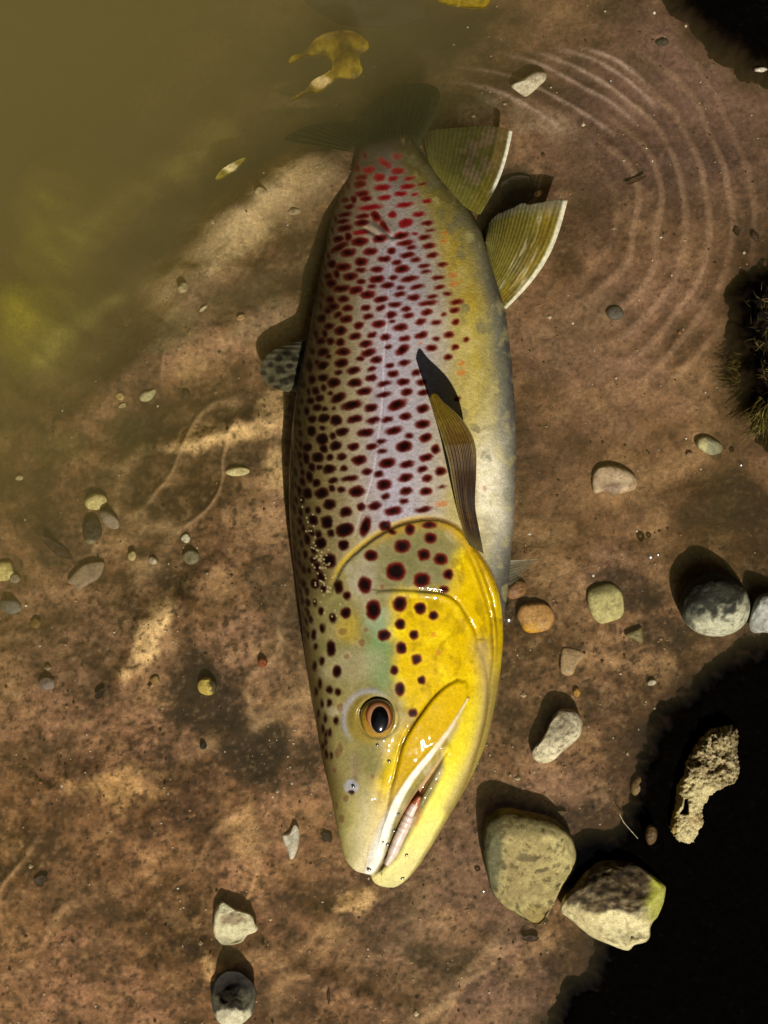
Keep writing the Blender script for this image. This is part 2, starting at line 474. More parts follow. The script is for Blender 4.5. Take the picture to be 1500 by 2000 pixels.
# ------------------------------------------------------------------ black ledges just above the water, standing in for cast shadows
m, nt, p, out = nodes_of("shade_black")
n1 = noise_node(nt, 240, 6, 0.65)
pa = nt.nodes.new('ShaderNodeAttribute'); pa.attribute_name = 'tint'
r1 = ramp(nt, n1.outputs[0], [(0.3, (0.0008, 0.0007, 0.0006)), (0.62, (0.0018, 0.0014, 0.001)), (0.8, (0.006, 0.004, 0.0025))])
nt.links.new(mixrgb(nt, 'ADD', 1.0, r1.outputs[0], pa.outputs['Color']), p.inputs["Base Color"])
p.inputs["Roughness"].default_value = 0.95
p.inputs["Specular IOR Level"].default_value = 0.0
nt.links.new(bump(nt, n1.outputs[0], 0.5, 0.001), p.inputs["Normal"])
SHADE_BLACK = m

def shade_ledge(name, poly):
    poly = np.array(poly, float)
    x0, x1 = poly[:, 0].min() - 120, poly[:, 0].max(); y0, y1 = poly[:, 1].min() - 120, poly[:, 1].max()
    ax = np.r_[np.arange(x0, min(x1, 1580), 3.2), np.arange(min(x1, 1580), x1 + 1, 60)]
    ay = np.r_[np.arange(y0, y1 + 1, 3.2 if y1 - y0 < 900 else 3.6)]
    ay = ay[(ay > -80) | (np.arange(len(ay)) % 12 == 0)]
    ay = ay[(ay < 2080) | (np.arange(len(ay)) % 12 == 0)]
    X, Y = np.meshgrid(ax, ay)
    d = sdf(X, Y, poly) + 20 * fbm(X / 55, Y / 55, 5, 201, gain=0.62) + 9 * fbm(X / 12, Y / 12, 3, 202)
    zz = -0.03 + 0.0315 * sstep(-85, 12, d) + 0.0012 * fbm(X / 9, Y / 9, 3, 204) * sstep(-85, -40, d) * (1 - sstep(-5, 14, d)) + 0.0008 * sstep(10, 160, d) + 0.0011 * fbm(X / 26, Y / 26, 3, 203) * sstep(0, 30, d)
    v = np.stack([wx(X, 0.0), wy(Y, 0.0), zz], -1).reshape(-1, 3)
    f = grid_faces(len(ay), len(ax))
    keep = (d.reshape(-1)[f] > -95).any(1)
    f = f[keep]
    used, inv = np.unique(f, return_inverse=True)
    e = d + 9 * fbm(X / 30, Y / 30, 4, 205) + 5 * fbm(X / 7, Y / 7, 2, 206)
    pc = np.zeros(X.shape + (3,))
    pc = mix(pc, (0.012, 0.006, 0.003), 1 - sstep(-30, 8, e))  # soft shadow edge painted along the ledge rim
    o = link(name, mesh_from(name, v[used], inv.reshape(f.shape), pc.reshape(-1, 3)[used]), mat=SHADE_BLACK)
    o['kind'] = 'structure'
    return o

for k, poly in SHADE_POLYS.items():
    shade_ledge(k, poly)

# ------------------------------------------------------------------ water: closed body, rippled top, murky inside
WATER_DENSITY = 8.0
ax = axis(0.29, 0.0019, 14.0, 1.5); ay = axis(0.38, 0.0019, 14.0, 1.5)
WXg, WYg = np.meshgrid(ax, ay)
Pw = 750 + WXg / S; Qw = 1000 - WYg / S
r = np.hypot(Pw - 1050, Qw - 420)
wz = 0.00024 * np.sin(r * 2 * np.pi / 46) * sstep(120, 200, r) * (1 - sstep(380, 600, r)) * sstep(-0.5, 0.3, (Pw - 1050) / (r + 1) - (Qw - 420) / (r + 1))
wz = wz + 0.00025 * fbm(Pw / 120, Qw / 90, 3, 301) + 0.0005 * fbm(Pw / 420, Qw / 380, 2, 302) * sstep(-200, 300, (850 - Pw) + (0 - Qw))
nr, nc = WXg.shape
wv = np.stack([WXg, WYg, wz], -1).reshape(-1, 3)
rim = np.r_[np.arange(nc), np.arange(1, nr) * nc + nc - 1, (nr - 1) * nc + np.arange(nc - 2, -1, -1), np.arange(nr - 2, 0, -1) * nc]
bot = wv[rim].copy(); bot[:, 2] = -0.62
nb = len(rim); off = len(wv)
k = np.arange(nb); k2 = (k + 1) % nb
side = np.stack([rim[k2], rim[k], off + k, off + k2], -1)
cidx = off + nb
wv = np.vstack([wv, bot, [[0, 0, -0.62]]])
fan = np.stack([off + k2, off + k, np.full(nb, cidx)], -1)
WATER, nt, p, out = nodes_of("river_water")
nt.nodes.remove(p)
tr = N(nt, "ShaderNodeBsdfTransparent", Color=(0.985, 0.985, 0.97, 1))
gl = N(nt, "ShaderNodeBsdfGlossy", Roughness=0.06)
fr = N(nt, "ShaderNodeFresnel", IOR=1.333)
mx = nt.nodes.new("ShaderNodeMixShader")
bn = bump(nt, noise_node(nt, 60, 3, 0.5).outputs[0], 0.08, 0.004)
nt.links.new(bn, gl.inputs["Normal"]); nt.links.new(bn, fr.inputs["Normal"])
nt.links.new(fr.outputs[0], mx.inputs[0]); nt.links.new(tr.outputs[0], mx.inputs[1]); nt.links.new(gl.outputs[0], mx.inputs[2])
nt.links.new(mx.outputs[0], out.inputs["Surface"])
vol = N(nt, "ShaderNodeVolumePrincipled", Density=WATER_DENSITY, Anisotropy=0.2)
vol.inputs["Color"].default_value = (0.74, 0.635, 0.27, 1)
nt.links.new(vol.outputs[0], out.inputs["Volume"])
water = link("river_water", mesh_from("river_water", wv, [grid_faces(nr, nc), side, fan]), mat=WATER)
water['kind'] = 'structure'

# ------------------------------------------------------------------ unseen dark wall added to block sky light on the side away from the sun
def build_sky_blocker():
    na, nh = 120, 26
    a = np.linspace(SUN_AZ + math.radians(62), SUN_AZ + math.radians(298), na)
    h = np.linspace(0, 1, nh)
    over = 8
    A, Hh = np.meshgrid(a, h)
    R_ = 1.1 + 0.9 * Hh ** 2.2 * 0.35 + 0.16 * fbm(A * 5, Hh * 3, 4, 601)
    Zb = -0.5 + Hh * (3.5 + 0.35 * fbm(A * 3, A * 0, 3, 602))
    v = np.stack([R_ * np.cos(A), R_ * np.sin(A), Zb], -1)
    # the added wall's top leans inward to hide more sky
    tops = [v[-1] * np.array([1 - 0.09 * k, 1 - 0.09 * k, 1.0]) + np.array([0, 0, 0.16 * k - 0.008 * k * k]) for k in range(1, over)]
    v = np.concatenate([v, np.array(tops)], 0); nh += over - 1
    back = v[-1] * np.array([9.0, 9.0, 1.0]) + np.array([0, 0, 0.5])
    v = np.vstack([v.reshape(-1, 3), back])
    m, nt, pp, out = nodes_of("sky_blocker_mat")
    nn = noise_node(nt, 9, 6, 0.65)
    rr = ramp(nt, nn.outputs[0], [(0.3, (0.012, 0.010, 0.005)), (0.6, (0.03, 0.026, 0.011)), (0.8, (0.04, 0.045, 0.014))])
    nt.links.new(rr.outputs[0], pp.inputs["Base Color"]); pp.inputs["Roughness"].default_value = 0.95
    nt.links.new(bump(nt, nn.outputs[0], 0.8, 0.06), pp.inputs["Normal"])
    o = link("sky_blocker", mesh_from("sky_blocker", v, grid_faces(nh + 1, na)), mat=m)
    o['kind'] = 'structure'
build_sky_blocker()

# ------------------------------------------------------------------ the trout
trout = thing("trout", "large spotted brown trout with a golden cheek lying on its side in the shallow water", "trout")

ly = [225, 262, 285, 310, 350, 400, 450, 500, 550, 600, 650, 700, 750, 800, 850, 900, 950, 1000, 1050, 1100, 1150, 1200, 1250, 1300, 1350, 1400, 1450, 1500, 1550, 1600, 1650, 1680]
lx = [735, 714, 704, 695, 677, 656, 641, 631, 622, 612, 603, 591, 581, 574, 569, 566, 564, 565, 568, 573, 580, 587, 592, 599, 607, 615, 623, 633, 645, 655, 665, 674]
ry_ = [225, 262, 285, 310, 350, 400, 450, 500, 550, 600, 650, 700, 750, 800, 850, 900, 950, 1000, 1050, 1100, 1150, 1200, 1250, 1300, 1350, 1400, 1450, 1500, 1550, 1600, 1650, 1680]
rx_ = [790, 801, 811, 828, 862, 908, 940, 957, 970, 986, 993, 999, 1003, 1006, 1008, 1009, 1007, 1005, 1001, 997, 992, 987, 983, 979, 972, 962, 950, 930, 904, 874, 845, 825]
BY = np.r_[np.arange(226, 1640, 1.9), np.arange(1640, 1734.2, 0.85)]
XL = smooth_curve(ly, lx, np.minimum(BY, 1680), 9)
XR = smooth_curve(ry_, rx_, np.minimum(BY, 1680), 9)
# rounded tips: the upper jaw ends at 1706, the lower jaw runs on to 1734
tipL = np.interp(BY, [1672, 1680, 1688, 1695, 1700, 1703, 1705, 1707, 1709, 1712, 1716, 1720, 1725, 1729, 1732, 1734.2],
                 [671, 675, 681, 687, 693, 699, 706, 716, 723, 725, 726, 728, 732, 739, 748, 764])
tipR = np.interp(BY, [1660, 1680, 1690, 1700, 1710, 1718, 1724, 1729, 1732, 1734.2], [839, 826, 819, 811, 803, 795, 788, 780, 774, 766])
XL = np.where(BY > 1678, tipL, XL); XR = np.where(BY > 1678, tipR, XR)
def prof(ys, vs, sig=25): return smooth_curve(ys, vs, BY, sig)
ZC = prof([225, 262, 350, 450, 600, 900, 1250, 1450, 1600, 1700, 1735], [-0.027, -0.024, -0.017, -0.006, 0.007, 0.0145, 0.0145, 0.0105, 0.005, 0.001, 0.0])
TT = prof([225, 262, 350, 450, 600, 750, 900, 1100, 1200, 1350, 1450, 1550, 1650, 1700, 1735], [0.003, 0.0065, 0.0135, 0.021, 0.029, 0.0335, 0.036, 0.0365, 0.0355, 0.032, 0.0275, 0.0215, 0.015, 0.0105, 0.0055])
TT = TT * np.interp(BY, [1690, 1712, 1726, 1734.2], [1, 0.82, 0.55, 0.12])
TB = TT * 0.78

NT, NB = 300, 70
# top: t from -1 (back) to 1 (belly), denser near the two outlines through the angle
th = np.linspace(0, np.pi, NT)
tt = -np.cos(th)
PW = 2.15
top_h = (1 - np.abs(tt) ** PW) ** (1 / PW) if True else None
thb = np.linspace(np.pi, 2 * np.pi, NB + 2)[1:-1]
tb = -np.cos(thb)
bot_h = -(1 - np.abs(tb) ** 2) ** 0.5
T = np.r_[tt, tb]
nrow, ncol = len(BY), len(T)
Xp = (0.5 * (XL + XR))[:, None] + (0.5 * (XR - XL))[:, None] * T[None, :]
Yp = np.repeat(BY[:, None], ncol, 1)
Zp = ZC[:, None] + np.concatenate([TT[:, None] * top_h[None, :], TB[:, None] * bot_h[None, :]], 1)
Xt, Yt = Xp[:, :NT], Yp[:, :NT]
Tt = np.repeat(tt[None, :], nrow, 0)
edge_fade = sstep(0.0, 0.12, 1 - np.abs(Tt))       # relief dies out at the outlines

# ---- outlines of the features, in photo pixels
OPERC = smooth_poly([(640, 1175), (652, 1140), (672, 1102), (704, 1071), (745, 1042), (792, 1021), (850, 1014), (893, 1030), (924, 1066), (952, 1108), (970, 1146), (979, 1190), (983, 1245)], 6)
PREOP = smooth_poly([(738, 1153), (770, 1151), (815, 1153), (862, 1158), (890, 1172), (912, 1203), (928, 1235), (931, 1262), (922, 1290)], 6)
BRANCH = [smooth_poly(q, 5) for q in ([(905, 1062), (928, 1110), (945, 1160), (958, 1205), (962, 1250)],
                                      [(930, 1085), (952, 1140), (965, 1190), (971, 1240), (970, 1290)],
                                      [(957, 1180), (962, 1235), (963, 1290), (955, 1340)])]
MAX_UP = smooth_poly([(893, 1326), (868, 1340), (843, 1364), (822, 1392), (803, 1420), (787, 1450), (777, 1485), (770, 1515), (762, 1545), (758, 1570)], 6)
LIP = smooth_poly([(914, 1364), (896, 1396), (874, 1431), (850, 1463), (822, 1497), (797, 1530), (776, 1566), (757, 1606), (741, 1650), (727, 1690), (718, 1704)], 6)
MAXPOLY = np.vstack([MAX_UP, [(752, 1600), (745, 1620)], LIP[::-1][10:], [(918, 1345), (912, 1330)]])
MOUTH = smooth_poly([(872, 1468), (850, 1489), (824, 1524), (800, 1560), (782, 1595), (768, 1628), (756, 1664), (740, 1694), (728, 1712), (744, 1700), (758, 1680), (772, 1652), (791, 1616), (808, 1587), (826, 1553), (846, 1518), (864, 1487)], 4, True)
JAW = smooth_poly([(934, 1262), (948, 1300), (953, 1345), (950, 1395), (940, 1440), (925, 1490), (905, 1540), (880, 1590), (850, 1640)], 6)
JAW2 = smooth_poly([(958, 1290), (958, 1340), (950, 1400), (938, 1450), (920, 1500)], 6)
EYE = (738, 1402)

dz = np.zeros(Xt.shape)
hd = Yt > 980
sub = np.where(hd)[0].min()
hx, hy = Xt[sub:], Yt[sub:]
def add(v): dz[sub:] += v
# gill cover: stands 2.6 mm proud of the body behind it, with a rounded rim
op_poly = np.vstack([OPERC, [(985, 1800), (600, 1800), (600, 1260)]])
so = sdf(hx, hy, op_poly)
d_op, t_op = seg_dist(hx, hy, OPERC)
near = sstep(0.0, 0.06, t_op) * (1 - 0.4 * sstep(0.9, 1.0, t_op))
add(near * (0.0013 * sstep(-6, 9, so) * np.exp(-np.clip(so, 0, None) / 80) - 0.0008 * np.exp(-(np.clip(-so, 0, None) / 9) ** 2) * (so < 3)))
d_pre, t_pre = seg_dist(hx, hy, PREOP)
add(-0.0011 * np.exp(-(d_pre / 3.2) ** 2) * np.sin(np.pi * np.clip(t_pre, 0.05, 0.93)) ** 0.5 + 0.0013 * np.exp(-((d_pre - 7) / 7) ** 2) * (hy > np.interp(hx, PREOP[:, 0][:40], PREOP[:, 1][:40])) * 0.6)
for b in BRANCH:
    d, t = seg_dist(hx, hy, b)
    add(-0.0010 * np.exp(-(d / 2.6) ** 2) * np.sin(np.pi * np.clip(t, 0.06, 0.94)))
    add(0.0006 * np.exp(-((d - 6) / 4.0) ** 2) * np.sin(np.pi * np.clip(t, 0.06, 0.94)))
s_max = sdf(hx, hy, MAXPOLY)
add(0.0020 * sstep(-2.5, 9, s_max))
d_mu, t_mu = seg_dist(hx, hy, MAX_UP)
add(-0.0016 * np.exp(-(d_mu / 3.0) ** 2) * np.sin(np.pi * np.clip(t_mu, 0.04, 0.96)) ** 0.7)
d_lip, t_lip = seg_dist(hx, hy, LIP)
lipw = np.interp(t_lip, [0, 0.15, 0.35, 0.6, 0.8, 0.93, 1], [2.5, 4.5, 6, 7, 11, 12, 7])
add(0.0022 * np.exp(-(d_lip / lipw) ** 2))
s_mo = sdf(hx, hy, MOUTH)
add(-0.0055 * sstep(-3.0, 7, s_mo) * np.interp(hy, [1470, 1530, 1690, 1712], [0.4, 1, 1, 0.3]))
# lower jaw edge of the mouth: a soft rounded lip
add(0.0012 * np.exp(-((s_mo + 8) / 6) ** 2) * (hx > np.interp(hy, [1470, 1560, 1640, 1700], [860, 812, 775, 745])))
for j in (JAW, JAW2):
    d, t = seg_dist(hx, hy, j)
    add(-0.0012 * np.exp(-(d / 3.5) ** 2) * np.sin(np.pi * np.clip(t, 0.06, 0.94)) + 0.0006 * np.exp(-((d - 8) / 5) ** 2) * np.sin(np.pi * np.clip(t, 0.06, 0.94)))
# eye socket: a raised rim round a bulge
de = np.hypot((hx - 722) / 1.0, (hy - 1406) / 1.12)
add(0.0034 * (1 - sstep(20, 56, de)) + 0.0006 * np.exp(-((de - 50) / 6) ** 2) * (1 - sstep(735, 760, hx)))
add(-0.0022 * np.exp(-((np.hypot(hx - EYE[0], hy - EYE[1]) - 37) / 5) ** 2))
d, t = seg_dist(hx, hy, [(770, 1440), (762, 1470), (742, 1520), (735, 1560)])
add(-0.0010 * np.exp(-(d / 9) ** 2))
dn = np.hypot(hx - 688, hy - 1537)
add(0.0012 * np.exp(-(dn / 15) ** 2) - 0.0015 * np.exp(-(np.hypot(hx - 687, hy - 1548) / 5) ** 2))
d, t = seg_dist(hx, hy, [(690, 1480), (692, 1510), (688, 1530)])
add(-0.0007 * np.exp(-(d / 7) ** 2))
add(0.00055 * fbm(hx / 40, hy / 46, 3, 401))
# body: lateral line, a crease near the tail, slight muscle bands
LAT = smooth_poly([(768, 490), (760, 560), (755, 640), (750, 700), (748, 770), (740, 850), (728, 930), (715, 975), (703, 1012), (692, 1050)], 6)
bx, by = Xt[:sub + 40], Yt[:sub + 40]
d_lat, t_lat = seg_dist(bx, by, LAT)
dz[:sub + 40] += -0.00045 * np.exp(-(d_lat / 2.2) ** 2)
WR = [smooth_poly([(722, 424), (738, 436), (752, 450), (765, 462), (780, 458), (795, 452)], 5), smooth_poly([(700, 440), (725, 452), (748, 468)], 5)]
for w_ in WR:
    d, t = seg_dist(bx, by, w_)
    dz[:sub + 40] += -0.0012 * np.exp(-(d / 3.5) ** 2) * np.sin(np.pi * t) + 0.0009 * np.exp(-((d - 9) / 6) ** 2) * np.sin(np.pi * t)
dz[:sub + 40] += 0.0006 * fbm(bx / 55, by / 90, 3, 402) * (1 - sstep(960, 1010, by))
d, t = seg_dist(bx, by, [(890, 690), (900, 800), (925, 900), (930, 1000)])
dz[:sub + 40] += -0.0008 * np.exp(-(d / 14) ** 2)
Zp[:, :NT] += dz * edge_fade

def body_point(px, py):
    """height of the trout's upper surface under a photo pixel"""
    i = int(np.clip(np.searchsorted(BY, py), 0, nrow - 1))
    return float(np.interp(px, Xp[i, :NT], Zp[i, :NT]))

# ---- colours of the skin
def lerp_stops(t, stops):
    ps = [s[0] for s in stops]
    return np.stack([np.interp(t, ps, [s[1][k] for s in stops]) for k in range(3)], -1)

Tall = np.repeat(T[None, :], nrow, 0)
wig = 0.06 * fbm(Xp / 60, Yp / 60, 3, 411)
body_c = lerp_stops(Tall + wig, [(-1.05, (0.050, 0.034, 0.010)), (-0.87, (0.050, 0.034, 0.009)), (-0.68, (0.15, 0.11, 0.036)), (-0.38, (0.30, 0.245, 0.125)), (-0.12, (0.335, 0.30, 0.25)),
                                 (0.12, (0.345, 0.315, 0.305)), (0.34, (0.37, 0.315, 0.21)), (0.46, (0.37, 0.30, 0.10)), (0.62, (0.40, 0.31, 0.055)), (0.78, (0.30, 0.25, 0.09)), (0.88, (0.15, 0.145, 0.10)), (0.97, (0.06, 0.06, 0.055)), (1.05, (0.04, 0.04, 0.038))])
# towards the tail: duller, olive on the belly side
tailw = 1 - sstep(330, 640, Yp)
tail_c = lerp_stops(Tall + wig, [(-1.0, (0.11, 0.075, 0.035)), (-0.5, (0.24, 0.19, 0.115)), (0.0, (0.29, 0.245, 0.215)), (0.3, (0.27, 0.22, 0.12)), (0.5, (0.24, 0.19, 0.04)), (0.8, (0.20, 0.16, 0.04)), (1.0, (0.13, 0.11, 0.04))])
body_c = body_c * (1 - tailw[..., None]) + tail_c * tailw[..., None]
dark_t = 1 - sstep(275, 400, Yp + 18 * vnoise(Xp / 30, Yp / 30, 415))
body_c = mix(body_c, (0.035, 0.027, 0.014), 0.95 * dark_t)
# lilac sheen along the middle of the flank
lil = np.exp(-((Xp - (762 - 0.02 * (Yp - 700))) / 50) ** 2) * sstep(420, 520, Yp) * (1 - sstep(1000, 1060, Yp)) * (0.65 + 0.35 * fbm(Xp / 40, Yp / 60, 3, 412))
body_c = mix(body_c, (0.36, 0.325, 0.45), 0.85 * np.clip(lil, 0, 1))
# yellow patch beside the pelvic fin, cream belly behind the gill, grey belly edge
d, t = seg_dist(Xp, Yp, [(872, 470), (895, 540), (925, 590)])
body_c = mix(body_c, (0.42, 0.28, 0.02), 0.5 * np.exp(-(d / 24) ** 2))
cream = np.exp(-((Xp - 954 + 12 * vnoise(Xp / 40, Yp / 60, 416)) / 36) ** 2 - ((Yp - 950) / 105) ** 2)
body_c = mix(body_c, (0.80, 0.74, 0.55), 0.85 * np.clip(cream * 1.2, 0, 1))
mot = fbm(Xp / 24, Yp / 30, 4, 413)
bel = sstep(0.42, 0.6, Tall)
body_c = mix(body_c, (0.15, 0.14, 0.075), 0.65 * bel * sstep(0.12, 0.45, mot) * (1 - 0.5 * sstep(880, 960, Yp)))
body_c = mix(body_c, (0.50, 0.43, 0.17), 0.4 * bel * sstep(0.1, 0.5, -mot))
fine = fbm(Xp / 6.5, Yp / 5.5, 3, 414)
body_c = body_c * (1 + 0.22 * fine)[..., None]

# head
head_c = np.zeros_like(body_c); head_c[:] = (0.25, 0.205, 0.070)
hn = fbm(Xp / 36, Yp / 36, 4, 421)
head_c = mix(head_c, (0.18, 0.165, 0.055), 0.8 * sstep(0.0, 0.45, hn))
head_c = mix(head_c, (0.40, 0.35, 0.21), 0.7 * sstep(0.05, 0.5, -hn))
head_c = mix(head_c, (0.075, 0.05, 0.012), sstep(-0.5, -0.98, Tall) if False else 1 - sstep(-1.0, -0.72, Tall))
def blob(c, cx, cy, rx, ry, amt, soft=0.5):
    global head_c
    d = np.hypot((Xp - cx) / rx, (Yp - cy) / ry) + 0.35 * hn
    head_c = mix(head_c, c, amt * (1 - sstep(1 - soft, 1 + soft, d)))
blob((0.165, 0.155, 0.062), 800, 1110, 90, 70, .8)
blob((0.15, 0.235, 0.085), 742, 1285, 34, 62, .9)
blob((0.23, 0.30, 0.17), 745, 1215, 40, 30, .7)
blob((0.40, 0.28, 0.03), 682, 1225, 24, 34, .7)
blob((0.35, 0.30, 0.17), 690, 1300, 55, 40, .5)
blob((0.36, 0.32, 0.23), 712, 1130, 26, 60, .5)
YEL = smooth_poly([(885, 1030), (905, 1060), (886, 1095), (882, 1150), (800, 1160), (772, 1168), (766, 1200), (764, 1235), (775, 1262), (772, 1310), (785, 1345), (797, 1376), (802, 1402), (768, 1440), (757, 1490),
                   (742, 1530), (736, 1570), (742, 1600), (800, 1530), (850, 1470), (905, 1400), (985, 1400), (1000, 1240), (985, 1150), (930, 1040)], 4, True)
sy = sdf(Xp, Yp, YEL) + 14 * fbm(Xp / 30, Yp / 30, 4, 422)
yel = np.zeros_like(head_c); yel[:] = (0.60, 0.405, 0.001)
yel = mix(yel, (0.72, 0.54, 0.004), sstep(0.05, 0.5, fbm(Xp / 28, Yp / 34, 4, 423)))
yel = mix(yel, (0.36, 0.23, 0.002), 0.8 * sstep(0.1, 0.5, fbm(Xp / 22, Yp / 30, 4, 424)))
m_y = sstep(-24, 20, sy)
head_c = head_c * (1 - m_y[..., None]) + yel * m_y[..., None]
# jaw: pale yellow below, cream to the chin
lowj = sstep(-4, 10, sdf(Xp, Yp, smooth_poly([(925, 1345), (905, 1395), (880, 1440), (862, 1475), (864, 1500), (848, 1540), (820, 1590), (795, 1635), (772, 1675), (740, 1702), (715, 1712), (730, 1750), (800, 1750), (980, 1560), (1010, 1400), (960, 1340)], 4, True)))
jaw_c = lerp_stops(Yp + 0.5 * (Xp - 880) + 16 * hn, [(1350, (0.58, 0.43, 0.004)), (1480, (0.72, 0.60, 0.03)), (1560, (0.78, 0.70, 0.13)), (1640, (0.66, 0.59, 0.22)), (1700, (0.46, 0.42, 0.19)), (1745, (0.28, 0.25, 0.12))])
head_c = head_c * (1 - lowj[..., None]) + jaw_c * lowj[..., None]
# grey brown band down the throat
d, t = seg_dist(Xp, Yp, smooth_poly([(940, 1265), (950, 1320), (948, 1390), (930, 1460), (905, 1520), (875, 1580)], 5))
head_c = mix(head_c, (0.36, 0.27, 0.11), 0.8 * np.exp(-(d / np.interp(t, [0, 1], [17, 12])) ** 2))
# maxilla: deep gold
sm = sdf(Xp, Yp, MAXPOLY)
gold = lerp_stops(Yp + 10 * hn, [(1330, (0.60, 0.40, 0.002)), (1420, (0.54, 0.345, 0.002)), (1540, (0.46, 0.285, 0.004)), (1620, (0.44, 0.30, 0.05))])
mm = sstep(-2, 6, sm)
head_c = head_c * (1 - mm[..., None]) + gold * mm[..., None]
# snout: olive tan, cream at the tip
sn = sstep(1500, 1600, Yp) * (1 - lowj) * (1 - sstep(735, 770, Xp + 0.45 * (Yp - 1600)))
sn_c = lerp_stops(Xp + 0.15 * (Yp - 1600) + 12 * hn, [(655, (0.16, 0.125, 0.03)), (685, (0.36, 0.31, 0.11)), (712, (0.50, 0.44, 0.23)), (742, (0.60, 0.46, 0.15))])
head_c = head_c * (1 - sn[..., None]) + sn_c * sn[..., None]
head_c = mix(head_c, (0.26, 0.19, 0.05), 0.8 * sstep(0.86, 0.97, Tall) * sstep(1250, 1350, Yp))
d, t = seg_dist(Xp, Yp, [(x - 15, y) for x, y in LIP])
head_c = mix(head_c, (0.74, 0.64, 0.38), 0.7 * np.exp(-(d / 15) ** 2) * sstep(0.55, 0.85, t))
# lip
d, t = seg_dist(Xp, Yp, LIP)
lw = np.interp(t, [0, 0.15, 0.35, 0.6, 0.8, 0.93, 1], [2.0, 4.0, 5.5, 7.5, 13, 14.5, 8])
head_c = mix(head_c, (0.86, 0.83, 0.72), (1 - sstep(0.6, 1.3, d / lw)) * (0.45 + 0.55 * sstep(0.1, 0.4, t)) * (0.85 + 0.3 * fbm(Xp / 14, Yp / 14, 3, 426)).clip(0, 1))
# inside of the mouth
smo = sdf(Xp, Yp, MOUTH)
mi = lerp_stops(Yp, [(1470, (0.46, 0.34, 0.14)), (1540, (0.44, 0.30, 0.15)), (1580, (0.42, 0.16, 0.07)), (1640, (0.30, 0.13, 0.08)), (1700, (0.14, 0.08, 0.05))])
m_ = sstep(-1, 5, smo)
head_c = head_c * (1 - m_[..., None]) + mi * m_[..., None]
d, t = seg_dist(Xp, Yp, smooth_poly([(822, 1545), (812, 1562), (818, 1590), (812, 1610)], 4))
head_c = mix(head_c, (0.40, 0.09, 0.03), 0.5 * np.exp(-(d / 5) ** 2))
# eye surround: lilac arc, olive socket
de = np.hypot(Xp - 722, (Yp - 1406) / 1.12)
head_c = mix(head_c, (0.24, 0.175, 0.03), 0.9 * (1 - sstep(36, 50, de)))
aa_ = np.arctan2(Yp - 1406, Xp - 722)
head_c = mix(head_c, (0.40, 0.38, 0.46), 0.6 * np.exp(-((de - 51) / 4.5) ** 2) * (1 - sstep(0.9, 1.7, np.abs(np.angle(np.exp(1j * (aa_ + 2.45)))))))
d, t = seg_dist(Xp, Yp, [(778, 1400), (770, 1440), (758, 1480)])
head_c = mix(head_c, (0.56, 0.44, 0.12), 0.6 * np.exp(-(d / 9) ** 2))
d, t = seg_dist(Xp, Yp, [(690, 1478), (694, 1505), (688, 1525)])
head_c = mix(head_c, (0.22, 0.16, 0.10), 0.6 * np.exp(-(d / 9) ** 2))
dn = np.hypot(Xp - 686, Yp - 1536)
head_c = mix(head_c, (0.33, 0.33, 0.36), 0.85 * (1 - sstep(11, 17, dn)))
head_c = mix(head_c, (0.03, 0.008, 0.004), 1 - sstep(3, 6, np.hypot((Xp - 686) / 1.5, Yp - 1547)))
# darker brown along the creases
for ln, wdt, am in ((PREOP, 3.0, .45), (MAX_UP, 2.6, .75), (JAW, 3.0, .5), (JAW2, 2.4, .45), (BRANCH[0], 2.5, .55), (BRANCH[1], 2.5, .6), (BRANCH[2], 2.2, .5)):
    d, t = seg_dist(Xp, Yp, ln)
    head_c = mix(head_c, (0.10, 0.055, 0.008), am * np.exp(-(d / wdt) ** 2) * np.sin(np.pi * np.clip(t, 0.03, 0.97)) ** 0.6)
head_c = head_c * (1 + 0.16 * fbm(Xp / 5.5, Yp / 5.5, 3, 425))[..., None]

so = sdf(Xp, Yp, op_poly)
hm = sstep(-2, 2, so) * (Yp > 990)
hm = np.maximum(hm, sstep(1120, 1200, Yp) * (Xp < 680))
hm = np.where((Xp > 940) & (Yp < 1300), np.minimum(hm, sstep(-2, 2, so)), hm)
hm = np.maximum(hm, sstep(1270, 1330, Yp))
skin = body_c * (1 - hm[..., None]) + head_c * hm[..., None]
# gill cover rim: yellow outside, brown red line of skin inside
d, t = seg_dist(Xp, Yp, OPERC)
skin = mix(skin, (0.58, 0.40, 0.02), 0.75 * np.exp(-((d - 4) / 5) ** 2) * (so < 0) * sstep(0.03, 0.15, t) * (1 - sstep(0.42, 0.55, t)))
skin = mix(skin, (0.12, 0.04, 0.006), 0.7 * np.exp(-(d / 4) ** 2) * sstep(0.15, 0.3, t) * (1 - sstep(0.75, 0.95, t)))
skin = mix(skin, (0.42, 0.24, 0.01), 0.6 * np.exp(-((d - 9) / 9) ** 2) * (so > 0) * sstep(0.2, 0.35, t) * (1 - sstep(0.75, 0.95, t)))
# lateral line
d, t = seg_dist(Xp, Yp, LAT)
skin = mix(skin, (0.62, 0.56, 0.60), 0.6 * np.exp(-(d / 1.7) ** 2) * np.sin(np.pi * np.clip(t, 0.02, 1)) ** 0.5)

# ---- spots, read off the photograph (centre x, y, radius x, y, tint: 0 dark, 1 red, 2 orange, 3 faint brown)
SP = []
def spots(ox, oy, sc, rows, tilt=0.0):
    for q in rows:
        x, y, rx, ry = q[:4]
        k = q[4] if len(q) > 4 else 0
        tl = q[5] if len(q) > 5 else tilt
        X, Y = ox + x / sc, oy + y / sc
        if any(((X - a[0]) / max(a[2], 7)) ** 2 + ((Y - a[1]) / max(a[3], 7)) ** 2 < 1.1 for a in SP):
            continue
        SP.append((X, Y, rx / sc, ry / sc, k, tl))

